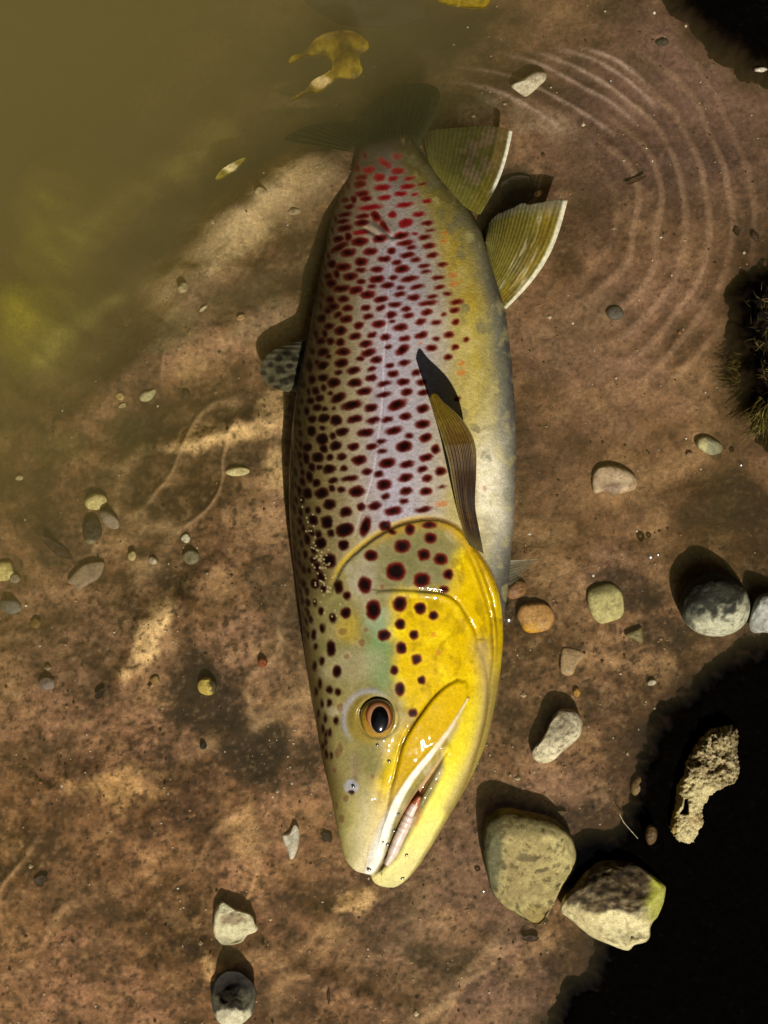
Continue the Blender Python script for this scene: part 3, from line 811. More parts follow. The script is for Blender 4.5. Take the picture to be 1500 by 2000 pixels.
spots(550, 950, 3.0, [(708,350,48,40),(873,303,40,32),(832,400,38,35),(930,425,42,36),(668,498,58,55),(823,548,50,45),(977,518,32,32),(522,407,42,32),(950,603,32,22),(489,577,40,50),(335,590,28,40),(382,640,22,28),
 (538,723,45,60),(692,687,42,45),(810,714,35,35),(890,757,28,28),(376,741,30,35),(300,772,22,30),(228,728,18,26),(240,830,18,28),(188,870,16,34),(200,940,12,20),(290,950,28,48),(235,1025,16,26),(195,1055,14,34),
 (323,1085,26,36),(470,915,22,22,3),(695,808,32,32),(600,872,38,36),(775,870,26,28),(893,870,16,16,2),(700,947,32,34),(792,1012,30,32),(915,975,14,16,2),(660,1077,22,28),(820,1138,24,26,1),(695,1187,32,42),
 (768,1328,28,28),(222,1155,14,34),(280,1190,18,26),(327,1205,18,22),(235,1275,12,26),(280,1270,16,24),(342,1297,20,28,3),(255,1360,12,30),(318,1372,16,26),(750,255,30,32),(650,268,22,16),(865,225,44,22),
 (380,995,18,18,3),(360,850,30,22,3),(590,590,16,16,3),(495,840,16,16,3),(325,1560,16,32,3),(240,1420,12,30),(200,1200,12,26),(215,1330,10,26),(262,1450,12,26),(245,1520,10,26)])
# snout freckles (second close-up)
spots(580, 1280, 3.333, [(283,605,20,40,3),(240,750,16,22,3),(290,1065,20,30,3),(320,930,20,24,3),(215,500,14,30),(190,640,16,36),(222,650,12,24),(255,980,12,28,3),(185,560,12,30),(490,790,14,18,3),(175,470,10,30)])
spots(550, 950, 3.0, [(283,105,40,34),(235,40,45,32),(375,150,38,30),(265,210,35,40),(185,195,28,32),(230,335,35,36),(363,343,32,32),(280,437,40,46),(370,255,55,42),(490,235,30,65,0,15),(606,230,38,30),(655,145,55,28),
 (545,115,42,26),(467,118,30,26),(608,57,30,20),(718,88,30,18),(730,28,42,24),(845,30,40,28),(440,30,50,36),(350,20,26,20),(830,135,55,18),(935,103,38,18,2),(940,5,26,10,1),(150,310,20,36),(195,570,28,30),
 (185,430,20,24),(150,40,30,34),(155,140,18,24),(140,400,15,28),(130,570,15,30),(150,680,16,28),(195,680,14,24)], -12)
spots(500, 600, 2.727, [(488,5,34,20),(585,5,28,18),(665,5,30,18),(800,10,30,16),(910,28,34,20),(1057,15,28,18),(1000,38,20,12,1),(437,42,24,18),(385,18,28,18),(480,65,36,22),(597,50,32,18),(722,40,34,20),(812,45,34,18),
 (875,78,34,18),(958,83,30,16),(1063,78,24,18),(388,102,30,22),(450,125,36,26),(548,98,30,22),(655,88,42,22,0),(725,75,20,12,1),(770,108,40,22),(880,150,38,20),(345,60,28,26),(395,180,24,22),(447,187,28,24),(527,155,36,22),
 (617,148,30,18),(690,160,30,22,1),(790,167,34,18),(960,167,22,14),(1027,148,28,20),(1120,172,22,14,1),(345,180,28,22),(357,240,34,24),(463,237,42,24),(585,195,40,20),(705,212,22,14,1),(780,228,44,24,0,-32),(875,193,16,10,2),
 (935,218,34,20),(1062,213,26,18),(385,262,16,14),(600,240,46,22,0,-18),(553,272,26,16,0),(640,280,34,22),(455,297,40,26),(790,297,34,18),(712,312,28,16),(1025,267,26,18),(1093,298,20,14,2),(355,310,34,24),(325,292,16,14),
 (615,330,28,16),(520,337,38,22),(437,347,24,16),(730,355,34,20),(855,350,28,18),(1093,350,24,16,2),(283,310,20,40),(357,377,32,22),(413,403,38,28),(612,378,34,20),(785,398,38,22),(685,408,42,16,1),(297,385,22,26),
 (525,403,42,24),(577,448,42,22),(805,452,32,22),(880,400,30,20),(890,455,30,20),(245,410,18,26),(318,445,22,24),(397,458,16,12),(437,483,46,26,0,-25),(678,467,44,16),(1075,487,18,14),(290,497,20,22),(338,485,26,22),
 (510,522,58,26,1,-12),(613,535,38,24),(752,520,56,28,0,-25),(890,540,38,24),(325,535,26,22),(415,540,12,10),(270,555,18,24),(362,592,34,24),(427,603,32,28),(527,595,44,24),(625,603,42,18,1),(700,598,34,18),(797,582,36,24),
 (887,622,44,26),(300,595,24,22),(355,643,18,14),(460,663,38,24),(583,668,48,24),(733,657,50,22),(815,685,26,16),(905,695,36,24),(295,660,24,30),(350,703,34,34),(425,737,36,26),(520,742,34,24),(667,715,30,16),(617,743,34,20,1),
 (672,768,30,14),(790,742,46,32),(955,755,26,26),(330,800,32,28),(393,798,22,18),(457,797,28,20),(550,815,42,28),(700,830,48,28),(803,838,42,22),(905,800,40,24),(268,805,20,36),(390,863,38,28),(337,853,18,16),(467,857,24,18),
 (592,875,30,20),(655,888,28,18),(887,863,30,20),(985,873,32,24),(285,905,22,34),(322,937,24,22),(410,922,26,18),(497,912,50,20,1,-6),(682,945,44,30),(797,908,44,24),(912,912,30,20),(268,990,20,26),(993,950,26,18),(1217,963,14,18,3)], -12)
spots(500, 180, 2.308, [(635,290,25,14,1),(580,320,36,18,1,30),(510,350,28,16,1),(640,355,32,16,1),(555,385,26,20,1),(617,390,26,14,1),(690,390,28,10,1),(475,385,30,14),(750,415,22,8),(570,430,40,16,1),(685,425,36,14,1),(470,415,32,18),
 (478,457,34,16),(580,475,34,14,1),(652,457,32,14,1),(715,460,20,9,1),(497,480,28,16),(770,490,24,12,1),(670,507,46,14,1),(515,520,60,14,1),(420,515,30,12),(400,485,22,14),(540,560,30,22,0,45),(615,552,22,16,1),(733,550,34,14,1),
 (480,558,34,14),(475,590,36,16),(675,590,36,22,1),(773,590,30,12),(580,605,40,14,0,50),(400,552,36,12),(390,582,32,12),(400,613,36,18),(472,632,40,14,1),(655,645,38,18),(715,638,20,8,1),(760,655,32,14),(850,635,16,10,2),
 (785,622,24,8),(848,670,18,10,2),(370,662,28,18),(467,675,42,20),(560,660,36,20),(672,680,42,16),(780,693,34,14),(700,700,24,12),(610,717,22,16,1),(515,718,38,18),(415,725,38,22),(375,700,50,16,0,-30),(683,735,38,16),
 (792,735,30,13),(340,775,24,20),(392,788,38,22),(475,765,34,20),(578,752,34,16),(635,768,26,14),(720,757,26,12),(758,783,28,12),(840,778,28,12,1),(545,797,34,16),(658,798,36,20),(472,803,26,12),(765,810,24,10),(325,830,22,18),
 (340,862,28,22),(425,832,36,20),(545,842,38,20),(618,835,24,12),(690,842,44,16),(820,835,32,12),(892,825,22,14,2),(473,855,24,14),(385,885,42,18),(522,877,22,12),(592,870,32,16),(650,882,20,10),(725,878,36,14),(827,880,28,12),
 (893,865,26,14,2),(450,893,34,20),(650,910,30,14),(502,913,36,20),(335,935,24,20),(393,933,28,16),(565,932,36,18),(710,925,32,16),(795,920,28,12),(862,910,22,10,1),(627,957,34,14),(775,950,48,14),(905,945,32,14,1),(348,967,28,20)], -8)
spots(530, 640, 3.332, [(320,85,32,30),(380,87,26,20),(290,45,20,36),(340,157,36,26),(265,150,18,22),(245,250,16,48),(335,250,36,28),(265,340,24,40),(340,330,40,28),(195,320,16,32),(205,370,16,32),(240,415,14,26),(285,410,26,24),
 (255,475,20,24),(320,460,28,26),(195,480,14,28),(175,550,14,28),(230,548,20,30),(298,520,26,24),(345,530,24,18),(265,590,30,30),(343,592,42,30),(250,645,22,28),(335,652,22,16),(180,620,16,30),(270,690,30,34),(190,690,16,30),
 (335,720,38,44),(235,780,30,30),(235,850,24,36),(305,845,32,34),(180,830,18,30),(315,905,20,20),(155,940,14,36),(200,940,16,30),(250,975,24,40),(295,1010,24,26),(225,1085,22,38),(180,1060,18,40),(240,1190,16,30),(190,1200,16,34),
 (270,1250,26,36),(235,1385,24,40),(225,1485,18,36),(275,1515,22,26),(245,1580,16,22),(288,1670,30,34),(212,1660,14,34),(235,1775,18,40),(280,1790,16,24)], -14)
# the back, where the spots run together out of sight: fill what is left of the dorsal band
rr = random.Random(5)
for _ in range(2600):
    y = rr.uniform(300, 1250); i = int(np.clip(np.searchsorted(BY, y), 0, nrow - 1))
    a = rr.uniform(0.16, 0.95) if y < 1150 else rr.uniform(0.16, 0.45)
    tx = -math.cos(a); x = 0.5 * (XL[i] + XR[i]) + 0.5 * (XR[i] - XL[i]) * tx
    fx = max(0.28, math.sin(a)); r0 = rr.uniform(7.5, 11.5)
    if any(((x - q[0]) / (fx * 15 + q[2] * 0.75)) ** 2 + ((y - q[1]) / (11 + q[3] * 0.6)) ** 2 < 1.0 for q in SP):
        continue
    if y > 1060 and x > 640: continue
    SP.append((x, y, r0 * fx * 1.1, r0 * 0.95, 0, -14))

wx1 = 2.2 * fbm(Xt / 10, Yt / 10, 3, 431); wy1 = 2.2 * fbm(Xt / 10, Yt / 10, 3, 432)
core = np.zeros(Xt.shape); halo = np.zeros(Xt.shape); redk = np.zeros(Xt.shape); oran = np.zeros(Xt.shape); glow = np.zeros(Xt.shape)
for (x, y, rx, ry, k, tl) in SP:
    if y < 1010: rx *= 0.99; ry *= 0.98
    R = max(rx, ry) * 2.1 + 5
    i0, i1 = np.searchsorted(BY, [y - R, y + R])
    if i1 <= i0: continue
    sl = slice(i0, i1)
    j = np.where((np.abs(Xt[sl] - x) < R).any(0))[0]
    if not len(j): continue
    js = slice(j[0], j[-1] + 1)
    X = Xt[sl, js] + wx1[sl, js] - x; Y = Yt[sl, js] + wy1[sl, js] - y
    a = math.radians(tl); ca, sa = math.cos(a), math.sin(a)
    u = (X * ca + Y * sa) / rx; v = (-X * sa + Y * ca) / ry
    q = (np.abs(u) ** 2.2 + np.abs(v) ** 2.2) ** (1 / 2.2)
    s_ = 2.6 / min(rx, ry)
    h = 1 - sstep(1.0 - s_, 1.12 + s_ * 0.6, q)
    if k == 1 and y > 470: k = 0
    head = sstep(1010, 1080, y) * (1 if x > 630 else 0.4)
    tailr = 1 - sstep(330, 560, y)
    # how far the black fills the spot: less on the red rear of the fish and along the belly
    fill = {0: 0.68 + 0.15 * float(sstep(480, 760, y)) - 0.16 * float(1 - sstep(330, 470, y)) + 0.10 * float(1 - sstep(640, 720, x)), 1: 0.22, 2: 0.0, 3: 0.0}[k]
    if k == 0 and x > 640 and y < 1000: fill -= 0.10 * rr.random()
    c = 1 - sstep(fill - 2.2 * s_, fill + 1.8 * s_, q) if fill > 0.25 else (1 - sstep(0.0, 0.75, q)) * (0.4 if k == 1 else 0.0)
    A = {0: 1.0, 1: 1.0, 2: 0.65, 3: 0.55}[k]
    halo[sl, js] = np.maximum(halo[sl, js], h * A * (1 - 0.8 * (1 - float(sstep(265, 335, y)))))
    core[sl, js] = np.maximum(core[sl, js], c)
    if k == 1: redk[sl, js] = np.maximum(redk[sl, js], h)
    if k == 2: oran[sl, js] = np.maximum(oran[sl, js], h)
    if k == 3: oran[sl, js] = np.maximum(oran[sl, js], 0.0)
    glow[sl, js] = np.maximum(glow[sl, js], 1 - sstep(0.9, 1.75, q))
sk = skin[:, :NT]
sk = mix(sk, sk * 1.22 + 0.02, glow * 0.55)
ringc = lerp_stops(Xt, [(580, (0.045, 0.018, 0.006)), (640, (0.075, 0.016, 0.006)), (720, (0.18, 0.011, 0.009)), (900, (0.26, 0.022, 0.008))])
ringc = ringc * (1 - 0.25 * sstep(560, 900, Yt))[..., None]
ringc = ringc * (1 - redk[..., None]) + np.array((0.25, 0.010, 0.013)) * redk[..., None]
ringc = ringc * (1 - oran[..., None]) + np.array((0.50, 0.14, 0.012)) * oran[..., None]
sk = sk * (1 - halo[..., None]) + ringc * halo[..., None]
sk = mix(sk, (0.004, 0.002, 0.0015), core * 0.98)
for _ in range(70):  # scale glints painted as pale gold dots
    y = rr.gauss(1105, 48); x = 598 + 0.22 * (y - 1020) + rr.gauss(9, 11)
    i0, i1 = np.searchsorted(BY, [y - 5, y + 5]); sl = slice(i0, i1)
    d = np.hypot(Xt[sl] - x, Yt[sl] - y)
    sk[sl] = mix(sk[sl], (0.62, 0.52, 0.26), 0.75 * (1 - sstep(0.5, 2.3, d)))
skin[:, :NT] = sk
skin = np.clip(skin, 0.001, 0.9)

Vx, Vy = wx(Xp, Zp), wy(Yp, Zp)
bv = np.stack([Vx, Vy, Zp], -1).reshape(-1, 3)
nv = len(bv)
capA = bv[:ncol].mean(0); capB = bv[(nrow - 1) * ncol:].mean(0)
bv = np.vstack([bv, capA, capB])
kk = np.arange(ncol)
fA = np.stack([kk, (kk + 1) % ncol, np.full(ncol, nv)], -1)
fB = np.stack([(nrow - 1) * ncol + (kk + 1) % ncol, (nrow - 1) * ncol + kk, np.full(ncol, nv + 1)], -1)
bc = np.vstack([skin.reshape(-1, 3), skin[0].mean(0), skin[-1].mean(0)])

SKIN, nt, p, out = nodes_of("trout_skin")
at = nt.nodes.new("ShaderNodeAttribute"); at.attribute_name = "tint"
n1 = noise_node(nt, 900, 4, 0.6)
r1 = ramp(nt, n1.outputs[0], [(0.3, (0.82,) * 3), (0.5, (1, 1, 1)), (0.72, (1.18,) * 3)])
nt.links.new(mixrgb(nt, 'MULTIPLY', 1.0, at.outputs["Color"], r1.outputs[0]), p.inputs["Base Color"])
p.inputs["Roughness"].default_value = 0.42
p.inputs["Specular IOR Level"].default_value = 0.02
p.inputs["Coat Weight"].default_value = 0.32
p.inputs["Coat Roughness"].default_value = 0.07
vo = N(nt, "ShaderNodeTexVoronoi", Scale=620.0)
nt.links.new(nt.nodes["tc"].outputs["Object"], vo.inputs["Vector"])
sca = nt.nodes.new("ShaderNodeAttribute"); sca.attribute_name = "scaly"
mu = nt.nodes.new("ShaderNodeMath"); mu.operation = 'MULTIPLY'
nt.links.new(vo.outputs["Distance"], mu.inputs[0]); nt.links.new(sca.outputs["Fac"], mu.inputs[1])
b1 = bump(nt, mu.outputs[0], 0.30, 0.0006)
b2 = bump(nt, noise_node(nt, 200, 3, 0.5).outputs[0], 0.08, 0.0006, b1)
nt.links.new(b2, p.inputs["Normal"])
body = link("body", mesh_from("body", bv, [grid_faces(nrow, ncol, True), fA, fB], bc), trout, SKIN)
sc_ = body.data.attributes.new("scaly", 'FLOAT', 'POINT')
sc_.data.foreach_set("value", np.r_[(1 - 0.88 * hm).reshape(-1), 1, 0].astype(np.float32))

# ---- eye
def dome(name, cx, cy, rx, ry, z0, hgt, colf, mat, parent, nr=14, ns=40, shape=None):
    vs, cs, fs = [], [], []
    ra = np.linspace(0, 1, nr); aa = np.linspace(0, 2 * np.pi, ns, endpoint=False)
    R, A = np.meshgrid(ra, aa, indexing='ij')
    k = shape(A) if shape else 1.0
    X = cx + rx * R * np.cos(A) * k; Y = cy + ry * R * np.sin(A) * k
    Z = z0 + hgt * np.sqrt(np.clip(1 - R ** 2, 0, 1))
    v = np.stack([wx(X, z0), wy(Y, z0), Z], -1).reshape(-1, 3)
    lo = v[-ns:].copy(); lo[:, 2] -= 0.004
    v = np.vstack([v, lo])
    c = np.stack([colf(R, A)[..., i] for i in range(3)], -1).reshape(-1, 3)
    c = np.vstack([c, c[-ns:]])
    me = mesh_from(name, v, grid_faces(nr + 1, ns, True)[:, ::-1], c)
    return link(name, me, parent, mat)
EYEM = tint_material("eye_wet", rough=0.12, spec=0.6, grain=((700, 0.25),), bumps=(), coat=0.6)
ze = body_point(*EYE) + 0.0006
def col_eye(R, A):
    c = lerp_stops(R + 0.04 * np.sin(5 * A), [(0, (0.30, 0.14, 0.02)), (0.7, (0.30, 0.17, 0.02)), (0.90, (0.34, 0.20, 0.02)), (0.96, (0.12, 0.07, 0.012)), (1.0, (0.10, 0.07, 0.02))])
    return c
eye = dome("eye", EYE[0], EYE[1] + 1, 34, 40, ze - 0.0012, 0.0052, col_eye, EYEM, trout)
def col_iris(R, A):
    c = lerp_stops(R, [(0, (0.2, 0.07, 0.02)), (0.74, (0.42, 0.20, 0.09)), (0.79, (0.13, 0.04, 0.008)), (0.9, (0.16, 0.055, 0.006)), (1.0, (0.07, 0.03, 0.006))])
    dk = 0.5 * (1 - np.sin(A)) * sstep(0.75, 1.0, R)  # upper-lid shade painted into the iris
    return mix(c, (0.05, 0.022, 0.006), dk * 0.9)
iris = dome("iris", EYE[0] + 2, EYE[1] - 2, 29, 34, ze + 0.0008, 0.0037, col_iris, EYEM, eye)
def col_pup(R, A): return np.broadcast_to(np.array((0.002, 0.002, 0.002)), R.shape + (3,))
pup = dome("pupil", EYE[0] + 3, EYE[1] + 1, 20.5, 26, ze + 0.0026, 0.0024, col_pup, EYEM, eye, shape=lambda A: 1 + 0.10 * np.clip(np.sin(A), 0, 1) ** 6 - 0.03 * np.cos(2 * A))

# ---- tongue with the row of tooth sockets
tg = resample(smooth_poly([(820, 1556), (804, 1585), (790, 1614), (777, 1642), (765, 1670), (754, 1690)], 6), 60)
ntg = len(tg); tv, tc_ = [], []
tan = np.gradient(tg, axis=0); tan /= np.hypot(tan[:, 0], tan[:, 1])[:, None]
nrm = np.stack([-tan[:, 1], tan[:, 0]], 1)
for i in range(ntg):
    s_ = i / (ntg - 1)
    w_ = np.interp(s_, [0, 0.1, 0.35, 0.8, 1], [4, 9, 12, 10.5, 4.5])
    z0 = body_point(*tg[i]) - 0.001
    seg = 0.5 + 0.5 * math.cos(s_ * 2 * math.pi * 7)
    for k in range(9):
        a = math.pi * k / 8
        q = tg[i] + nrm[i] * w_ * math.cos(a)
        zz = z0 + 0.0002 + (0.0060 - 0.0003 * seg ** 8) * math.sin(a) ** 0.7
        tv.append((float(wx(q[0], zz)), float(wy(q[1], zz)), zz))
        tc_.append(np.array((0.70, 0.54, 0.45)) * (1 - 0.16 * seg ** 8) if s_ > 0.12 else np.array((0.42, 0.13, 0.06)))
link("tongue", mesh_from("tongue", tv, grid_faces(ntg, 9), tc_), trout, tint_material("tongue_flesh", rough=0.3, spec=0.5, grain=((500, 0.15),), bumps=((700, 0.2, 0.0005),)))

# ---- fins: fans of rays between a base line and an outer edge
FIN, nt, p, out = nodes_of("fin_membrane")
at = nt.nodes.new("ShaderNodeAttribute"); at.attribute_name = "tint"
fn = noise_node(nt, 420, 5, 0.65)
fr_ = ramp(nt, fn.outputs[0], [(0.3, (0.7,) * 3), (0.5, (1, 1, 1)), (0.72, (1.35,) * 3)])
fc = mixrgb(nt, 'MULTIPLY', 1.0, at.outputs["Color"], fr_.outputs[0])
nt.links.new(fc, p.inputs["Base Color"])
p.inputs["Roughness"].default_value = 0.3
p.inputs["Specular IOR Level"].default_value = 0.2
trl = nt.nodes.new("ShaderNodeBsdfTranslucent"); nt.links.new(fc, trl.inputs["Color"])
tra = nt.nodes.new("ShaderNodeBsdfTransparent")
at2 = nt.nodes.new("ShaderNodeAttribute"); at2.attribute_name = "clear"
m1 = N(nt, "ShaderNodeMixShader"); m1.inputs[0].default_value = 0.35
nt.links.new(p.outputs[0], m1.inputs[1]); nt.links.new(trl.outputs[0], m1.inputs[2])
m2 = N(nt, "ShaderNodeMixShader")
nt.links.new(at2.outputs["Fac"], m2.inputs[0]); nt.links.new(m1.outputs[0], m2.inputs[1]); nt.links.new(tra.outputs[0], m2.inputs[2])
nt.links.new(m2.outputs[0], out.inputs["Surface"])

def fin(name, base, outer, zbase, zouter, nray, colf, clearf, ray_amp=0.00035, bow=0.0, nu=150, nv_=60, thick=0.0006, fringe=0.0, side=None, bulge=None):
    b = resample(smooth_poly(base, 6), nu); o = resample(smooth_poly(outer, 6), nu)
    u = np.linspace(0, 1, nu)
    zb = np.interp(u, np.linspace(0, 1, len(zbase)), zbase); zo = np.interp(u, np.linspace(0, 1, len(zouter)), zouter)
    V = np.linspace(0, 1, nv_)
    U, VV = np.meshgrid(u, V)
    fr = 1 + fringe * vnoise(U * nray * 0.45, VV * 0, 501) * VV ** 3
    X = b[None, :, 0] + (o[None, :, 0] - b[None, :, 0]) * VV * fr
    Y = b[None, :, 1] + (o[None, :, 1] - b[None, :, 1]) * VV * fr
    if bulge is not None:
        X = X + bulge[0] * np.sin(np.pi * VV) * U ** 2; Y = Y + bulge[1] * np.sin(np.pi * VV) * U ** 2
    if side is not None:
        X = X + side[0] * np.sin(np.pi * VV) * (1 - U); Y = Y + side[1] * np.sin(np.pi * VV) * (1 - U)
    Zm = zb[None, :] + (zo - zb)[None, :] * VV + bow * np.sin(np.pi * VV)
    ph = U * nray * 2 * np.pi
    Zm = Zm + ray_amp * np.cos(ph) * (0.4 + 0.6 * VV) + 0.0012 * vnoise(U * 4, VV * 3, 502) * VV
    c = colf(U, VV, X, Y, np.cos(ph))
    cl = clearf(U, VV, X, Y, np.cos(ph))
    tk = thick * (1.3 - VV)
    vt = np.stack([wx(X, Zm), wy(Y, Zm), Zm], -1).reshape(-1, 3)
    vb = vt.copy(); vb[:, 2] -= tk.reshape(-1)
    n = len(vt)
    f = grid_faces(nv_, nu)
    rimi = np.r_[np.arange(nu), np.arange(1, nv_) * nu + nu - 1, (nv_ - 1) * nu + np.arange(nu - 2, -1, -1), np.arange(nv_ - 2, 0, -1) * nu]
    k = np.arange(len(rimi)); k2 = (k + 1) % len(rimi)
    sidef = np.stack([rimi[k], rimi[k2], rimi[k2] + n, rimi[k] + n], -1)
    me = mesh_from(name, np.vstack([vt, vb]), [f[:, ::-1], f + n, sidef], np.vstack([c.reshape(-1, 3)] * 2))
    a = me.attributes.new("clear", 'FLOAT', 'POINT')
    a.data.foreach_set("value", np.clip(np.r_[cl.reshape(-1), cl.reshape(-1)], 0, 1).astype(np.float32))
    return link(name, me, trout, FIN)

def c3(shape, col): return np.broadcast_to(np.array(col, float), shape + (3,)).copy()

# pelvic fin standing out on the right
def pel_c(U, V, X, Y, r):
    c = c3(U.shape, (0.20, 0.165, 0.022))
    c = mix(c, (0.13, 0.115, 0.035), (1 - sstep(0.1, 0.5, U)) * 0.8)
    c = mix(c, (0.36, 0.24, 0.012), np.exp(-((U - 0.86) / 0.08) ** 2) * 0.9)
    c = mix(c, (0.34, 0.30, 0.12), np.clip(r, 0, 1) ** 2 * 0.3)
    c = mix(c, (0.08, 0.065, 0.014), np.clip(-r, 0, 1) ** 2 * 0.4)
    c = mix(c, (0.07, 0.055, 0.012), 0.5 * sstep(0.1, 0.5, fbm(U * 9, V * 2, 3, 515)))
    c = mix(c, (0.5, 0.45, 0.25), 0.6 * sstep(0.25, 0.5, fbm(U * 26, V * 5, 3, 516)) * sstep(0.55, 0.75, U))
    c = mix(c, (0.22, 0.21, 0.14), sstep(0.82, 1.0, V) * 0.8)
    return mix(c, (0.80, 0.76, 0.55), sstep(0.945, 0.975, U))
fin("pelvic_fin", [(948, 478), (955, 520), (968, 565), (978, 590), (984, 600), (989, 603)],
    [(948, 468), (950, 447), (962, 428), (985, 410), (1012, 399), (1045, 393), (1082, 391), (1106, 396)], [0.001, 0.004, 0.006], [-0.001, 0.006, 0.017, 0.013], 24, pel_c,
    lambda U, V, X, Y, r: 0.5 * sstep(0.2, 1.0, V) * (1 - sstep(0.9, 0.95, U)) * (0.7 - 0.3 * r), bow=0.004, ray_amp=0.00013, fringe=0.03, bulge=(20, 9), nu=260)

# anal fin
def an_c(U, V, X, Y, r):
    c = c3(U.shape, (0.10, 0.095, 0.022))
    mo = fbm(X / 14, Y / 14, 4, 511)
    c = mix(c, (0.20, 0.145, 0.08), sstep(0.35, 0.6, U) * sstep(-0.2, 0.3, mo) * 0.8)
    c = mix(c, (0.22, 0.20, 0.035), (1 - sstep(0.0, 0.35, V)) * 0.8)
    c = mix(c, (0.20, 0.15, 0.01), np.exp(-((U - 0.9) / 0.07) ** 2) * 0.5)
    c = mix(c, (0.05, 0.04, 0.014), np.clip(-r, 0, 1) ** 2 * 0.45)
    return mix(c, (0.88, 0.85, 0.68), sstep(0.955, 0.98, U) * sstep(0.25, 0.4, V))
fin("anal_fin", [(838, 318), (855, 345), (880, 378), (905, 402), (930, 417), (938, 418)],
    [(826, 262), (845, 254), (870, 250), (905, 247), (940, 245), (975, 248), (1001, 256)], [-0.018, -0.010, -0.003], [-0.022, -0.008, 0.002, 0.005], 19, an_c,
    lambda U, V, X, Y, r: 0.6 * sstep(0.3, 0.7, U) * sstep(0.2, 0.6, V) * (1 - sstep(0.93, 0.96, U)), bow=0.003, bulge=(9, 5), ray_amp=0.00012, nu=220)

# dorsal fin, under the surface on the left
SPF = [(528, 712, 7), (545, 700, 8), (560, 690, 9), (575, 700, 8), (585, 722, 8), (548, 722, 10), (530, 740, 8), (555, 745, 8), (572, 738, 9), (590, 690, 8), (590, 750, 8), (565, 715, 7), (540, 757, 7), (515, 728, 6)]
def do_c(U, V, X, Y, r):
    c = c3(U.shape, (0.125, 0.115, 0.065))
    c = mix(c, (0.20, 0.20, 0.09), sstep(0.85, 1.0, U) * 0.7)
    for (x, y, q) in SPF:
        d = np.hypot((X - x) / 1.25, Y - y) / q
        c = mix(c, (0.012, 0.009, 0.006), (1 - sstep(0.5, 1.2, d + 0.3 * fbm(X / 7, Y / 7, 2, 517))) * 0.8)
    return c
fin("dorsal_fin", [(606, 655), (598, 690), (590, 725), (583, 752), (580, 764)], [(588, 664), (560, 672), (530, 686), (512, 706), (509, 730), (520, 749), (543, 761), (574, 768)],
    [0.006, 0.006, 0.008], [-0.003, -0.004, -0.005, -0.003], 11, do_c, lambda U, V, X, Y, r: 0.12 * V, ray_amp=0.0003)

# adipose fin, small and dark in the murk
fin("adipose_fin", [(668, 372), (662, 385), (655, 398)], [(655, 352), (630, 345), (606, 350), (598, 362), (612, 376), (645, 384)], [-0.018, -0.016], [-0.022, -0.022], 3,
    lambda U, V, X, Y, r: mix(c3(U.shape, (0.13, 0.085, 0.055)), (0.05, 0.02, 0.015), sstep(0.0, 0.4, vnoise(X / 9, Y / 9, 512)) * 0.8), lambda U, V, X, Y, r: 0.1 * V, ray_amp=0.0, thick=0.002)

# tail, deep in the murky water
def ta_c(U, V, X, Y, r):
    c = c3(U.shape, (0.018, 0.023, 0.007))
    c = mix(c, (0.035, 0.04, 0.014), (1 - sstep(0.1, 0.45, U)) * 0.8)
    c = mix(c, (0.075, 0.080, 0.035), sstep(0.8, 1, U) * 0.8)
    c = mix(c, (0.035, 0.024, 0.012), (1 - sstep(0.0, 0.25, V)) * 0.7)
    return mix(c, (0.012, 0.012, 0.005), np.clip(-r, 0, 1) * 0.5)
fin("caudal_fin", [(708, 300), (724, 290), (744, 285), (772, 284), (800, 288), (814, 296)], [(552, 274), (572, 258), (610, 244), (655, 238), (690, 236), (714, 214), (740, 192), (772, 172), (808, 163), (842, 166), (858, 180), (855, 215), (838, 250)],
    [-0.0125, -0.011, -0.0115], [-0.034, -0.030, -0.026, -0.019], 26, ta_c, lambda U, V, X, Y, r: 0.1 * V + 1 - sstep(0.02, 0.30, V + 0.05 * r), bow=0.003, nu=220, thick=0.0012)

# near pectoral fin: a long strap raised off the flank, throwing its shadow up the body
def pc_c(U, V, X, Y, r):
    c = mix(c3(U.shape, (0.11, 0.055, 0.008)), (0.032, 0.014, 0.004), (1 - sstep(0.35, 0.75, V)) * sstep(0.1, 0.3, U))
    c = mix(c, (0.24, 0.185, 0.05), np.exp(-(U / 0.10) ** 2) * 0.9)
    c = mix(c, (0.27, 0.19, 0.02), sstep(0.6, 0.95, V) * 0.85)
    c = mix(c, (0.16, 0.13, 0.035), (1 - sstep(0.0, 0.14, V)) * 0.7)
    c = mix(c, (0.14, 0.075, 0.012), 0.6 * sstep(0.1, 0.5, fbm(U * 8, V * 3, 3, 518)))
    c = mix(c, (0.22, 0.16, 0.045), sstep(0.80, 0.96, U) * sstep(0.4, 0.7, V) * 0.8)
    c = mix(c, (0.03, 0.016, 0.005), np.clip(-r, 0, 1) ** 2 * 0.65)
    return c
zb = body_point(925, 1070)
def zadd(px, py, h): return body_point(px, py) + h
pl = [(912, 1062), (897, 1010), (885, 950), (876, 900), (862, 850), (847, 805), (838, 776)]
pr = [(945, 1082), (936, 1035), (928, 985), (930, 925), (928, 868), (905, 822), (860, 779)]
